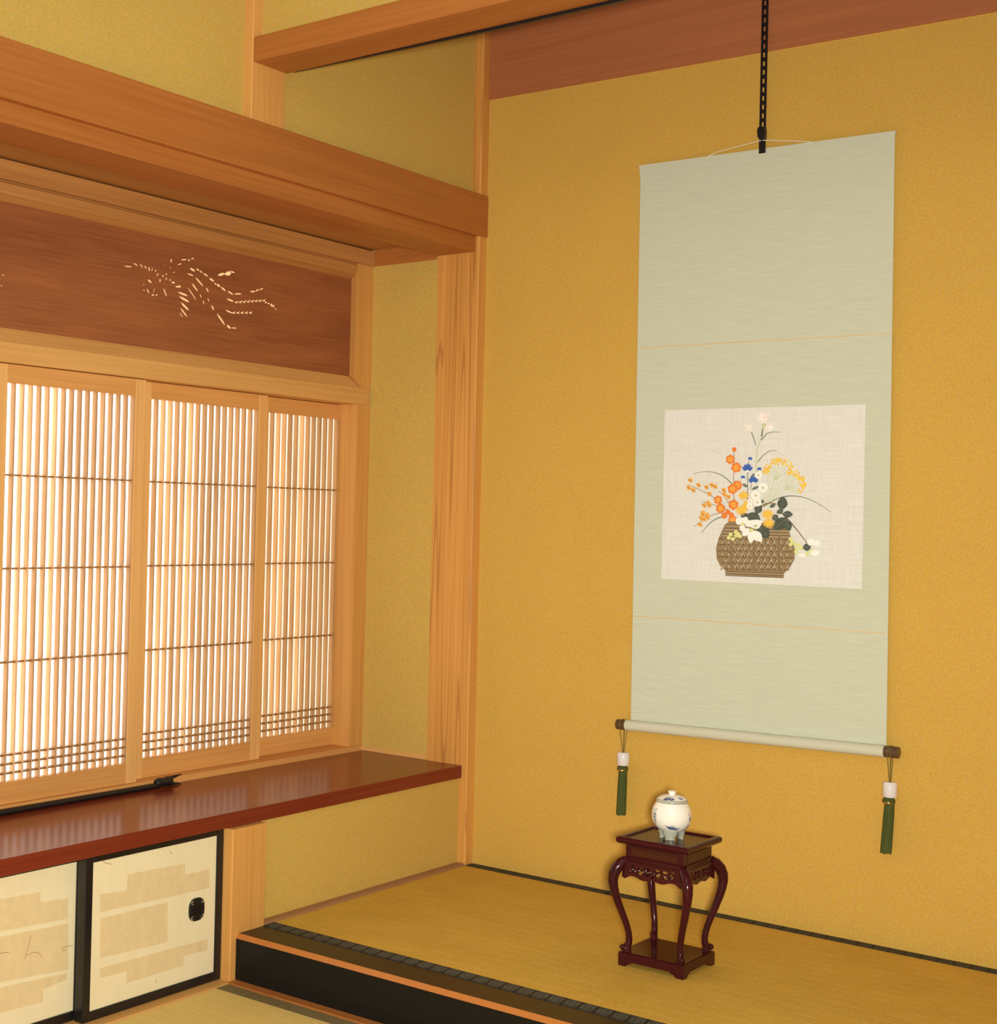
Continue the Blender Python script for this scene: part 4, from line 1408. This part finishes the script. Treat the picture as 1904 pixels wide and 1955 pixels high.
def sprig(name, blades, mat_, rfun, parent, eps=0.0005):
    mb = MB()
    for (a0, z0, a1, z1, wd) in blades:
        n = 4
        vs = []
        for k in range(n + 1):
            f_ = k / n
            a, z = a0 + (a1 - a0) * f_, z0 + (z1 - z0) * f_
            r = rfun(z)
            L = math.hypot((a1 - a0) * r, z1 - z0) or 1
            ww = wd * math.sin(PI * min(1, 0.15 + 0.85 * f_)) / 2
            for s in (-1, 1):
                aa = a - s * (z1 - z0) / L * ww / r
                zz = z + s * (a1 - a0) * r / L * ww
                vs.append(((rfun(zz) + eps) * math.cos(aa), (rfun(zz) + eps) * math.sin(aa), zz))
        mb.add(vs, [(2 * k, 2 * k + 1, 2 * k + 3, 2 * k + 2) for k in range(n)])
    o = mb.build(name, mat_, parent=parent)
    sd = o.modifiers.new('thickness', 'SOLIDIFY')
    sd.thickness = 0.0003
    return o


def rz(z):
    for (r0, z0), (r1, z1) in zip(pp, pp[1:]):
        if z0 <= z <= z1 and z1 > z0:
            return r0 + (r1 - r0) * (z - z0) / (z1 - z0)
    return pp[-2][0]


va = math.atan2(-3.3347 + 0.464, 2.2013 - 0.8015)      # direction of the viewer
bl = []
for d, e, wd in ((-.44, .0062, .0022), (-.30, .0012, .0032), (.50, .0012, .0026), (.44, -.0042, .0022), (0.0, .0090, .0024), (.20, .0060, .0026), (-.20, .0058, .0026),
                 (-.16, -.0026, .0034), (.22, -.0026, .0036), (.10, .0030, .0044), (-.08, .0030, .0044)):
    bl.append((va + 0.03, 0.0268, va + 0.03 + d, 0.0268 + e, wd))
sprig('blue_sprig', bl, 'cobalt', rz, body)
bl = []
for k in range(7):
    a = 2 * PI * k / 7
    bl.append((va - 0.98 + 0.05 * math.cos(a), 0.050 + 0.002 * math.sin(a), va - 0.98 + 0.17 * math.cos(a), 0.050 + 0.0085 * math.sin(a), 0.0022))
bl += [(va - 1.02, 0.058, va - 1.05, 0.064, 0.0018), (va - 0.95, 0.043, va - 0.88, 0.036, 0.0020), (va - 1.0, 0.042, va - 1.05, 0.032, 0.002)]
sprig('blue_sprig', bl, 'cobalt', rz, body)
bl = []
for k in range(5):
    a = 2 * PI * k / 5
    bl.append((va + 1.12, 0.046, va + 1.12 + 0.15 * math.cos(a), 0.046 + 0.007 * math.sin(a), 0.0022))
sprig('blue_sprig', bl, 'cobalt', rz, body)
for q in ((va - 0.92, 0.060, va - 0.90, 0.066, 0.003), (va - 1.03, 0.036, va - 1.0, 0.030, 0.003), (va + 1.05, 0.052, va + 1.02, 0.060, 0.003), (va + 1.08, 0.034, va + 1.05, 0.026, 0.003)):
    sprig('mauve_petal', [q], 'mauve', rz, body)
mb = MB()
lp = [(0.004, 0.0766), (0.0322, 0.0766), (0.0330, 0.0785), (0.0322, 0.0812), (0.0300, 0.0835), (0.0255, 0.0868), (0.0190, 0.0895), (0.0120, 0.0910), (0.004, 0.0916)]
mb.lathe(lp, (0, 0, 0), 48, 0)
for i, f in enumerate(mb.f):
    if len(f) == 4 and i < 48 * 4:
        mb.m[i] = 1
lid = mb.build('lid', ['porcelain', 'celadon'], parent=t, smooth=True)
MB().lathe([(0.004, 0.0905), (0.0062, 0.0912), (0.0068, 0.0935), (0.0086, 0.0965), (0.0086, 0.0985), (0.0070, 0.0998), (0.002, 0.1000)], (0, 0, 0), 24).build('lid_knob', 'porcelain', parent=lid, smooth=True)


def rl(z):
    for (r0, z0), (r1, z1) in zip(lp[1:], lp[2:]):
        if z0 <= z <= z1 and z1 > z0:
            return r0 + (r1 - r0) * (z - z0) / (z1 - z0)
    return 0.02


bl = [(va - 0.25, 0.0855, va - 0.25 + d, 0.0855 + e, 0.0035) for d, e in ((0.5, 0.0005), (0.35, 0.0028), (0.1, 0.0038), (-0.2, 0.0032), (-0.42, 0.0018), (-0.45, -0.0008))]
sprig('blue_sprig', bl, 'cobalt', rl, lid, 0.0004)
bl = [(va + 0.75, 0.0860, va + 0.75 + d, 0.0860 + e, 0.0022) for d, e in ((0.3, 0.001), (0.1, 0.003), (-0.2, 0.002))]
sprig('blue_sprig', bl, 'cobalt', rl, lid, 0.0004)
ft = MB()
ft.tube([(0.0190, 0, 0.0205), (0.0205, 0, 0.0120), (0.0200, 0, 0.0045), (0.0205, 0, 0.0)], [0.0130, 0.0108, 0.0078, 0.0082], 14, ell=(1.3, 0.7))
f0 = ft.build('foot', 'celadon', parent=t, smooth=True)
f0.rotation_euler = (0, 0, va - 0.12)
for k in (1, 2):
    c = f0.copy()
    C.objects.link(c)
    c.parent = t
    c.rotation_euler = (0, 0, va - 0.12 + k * 2 * PI / 3)
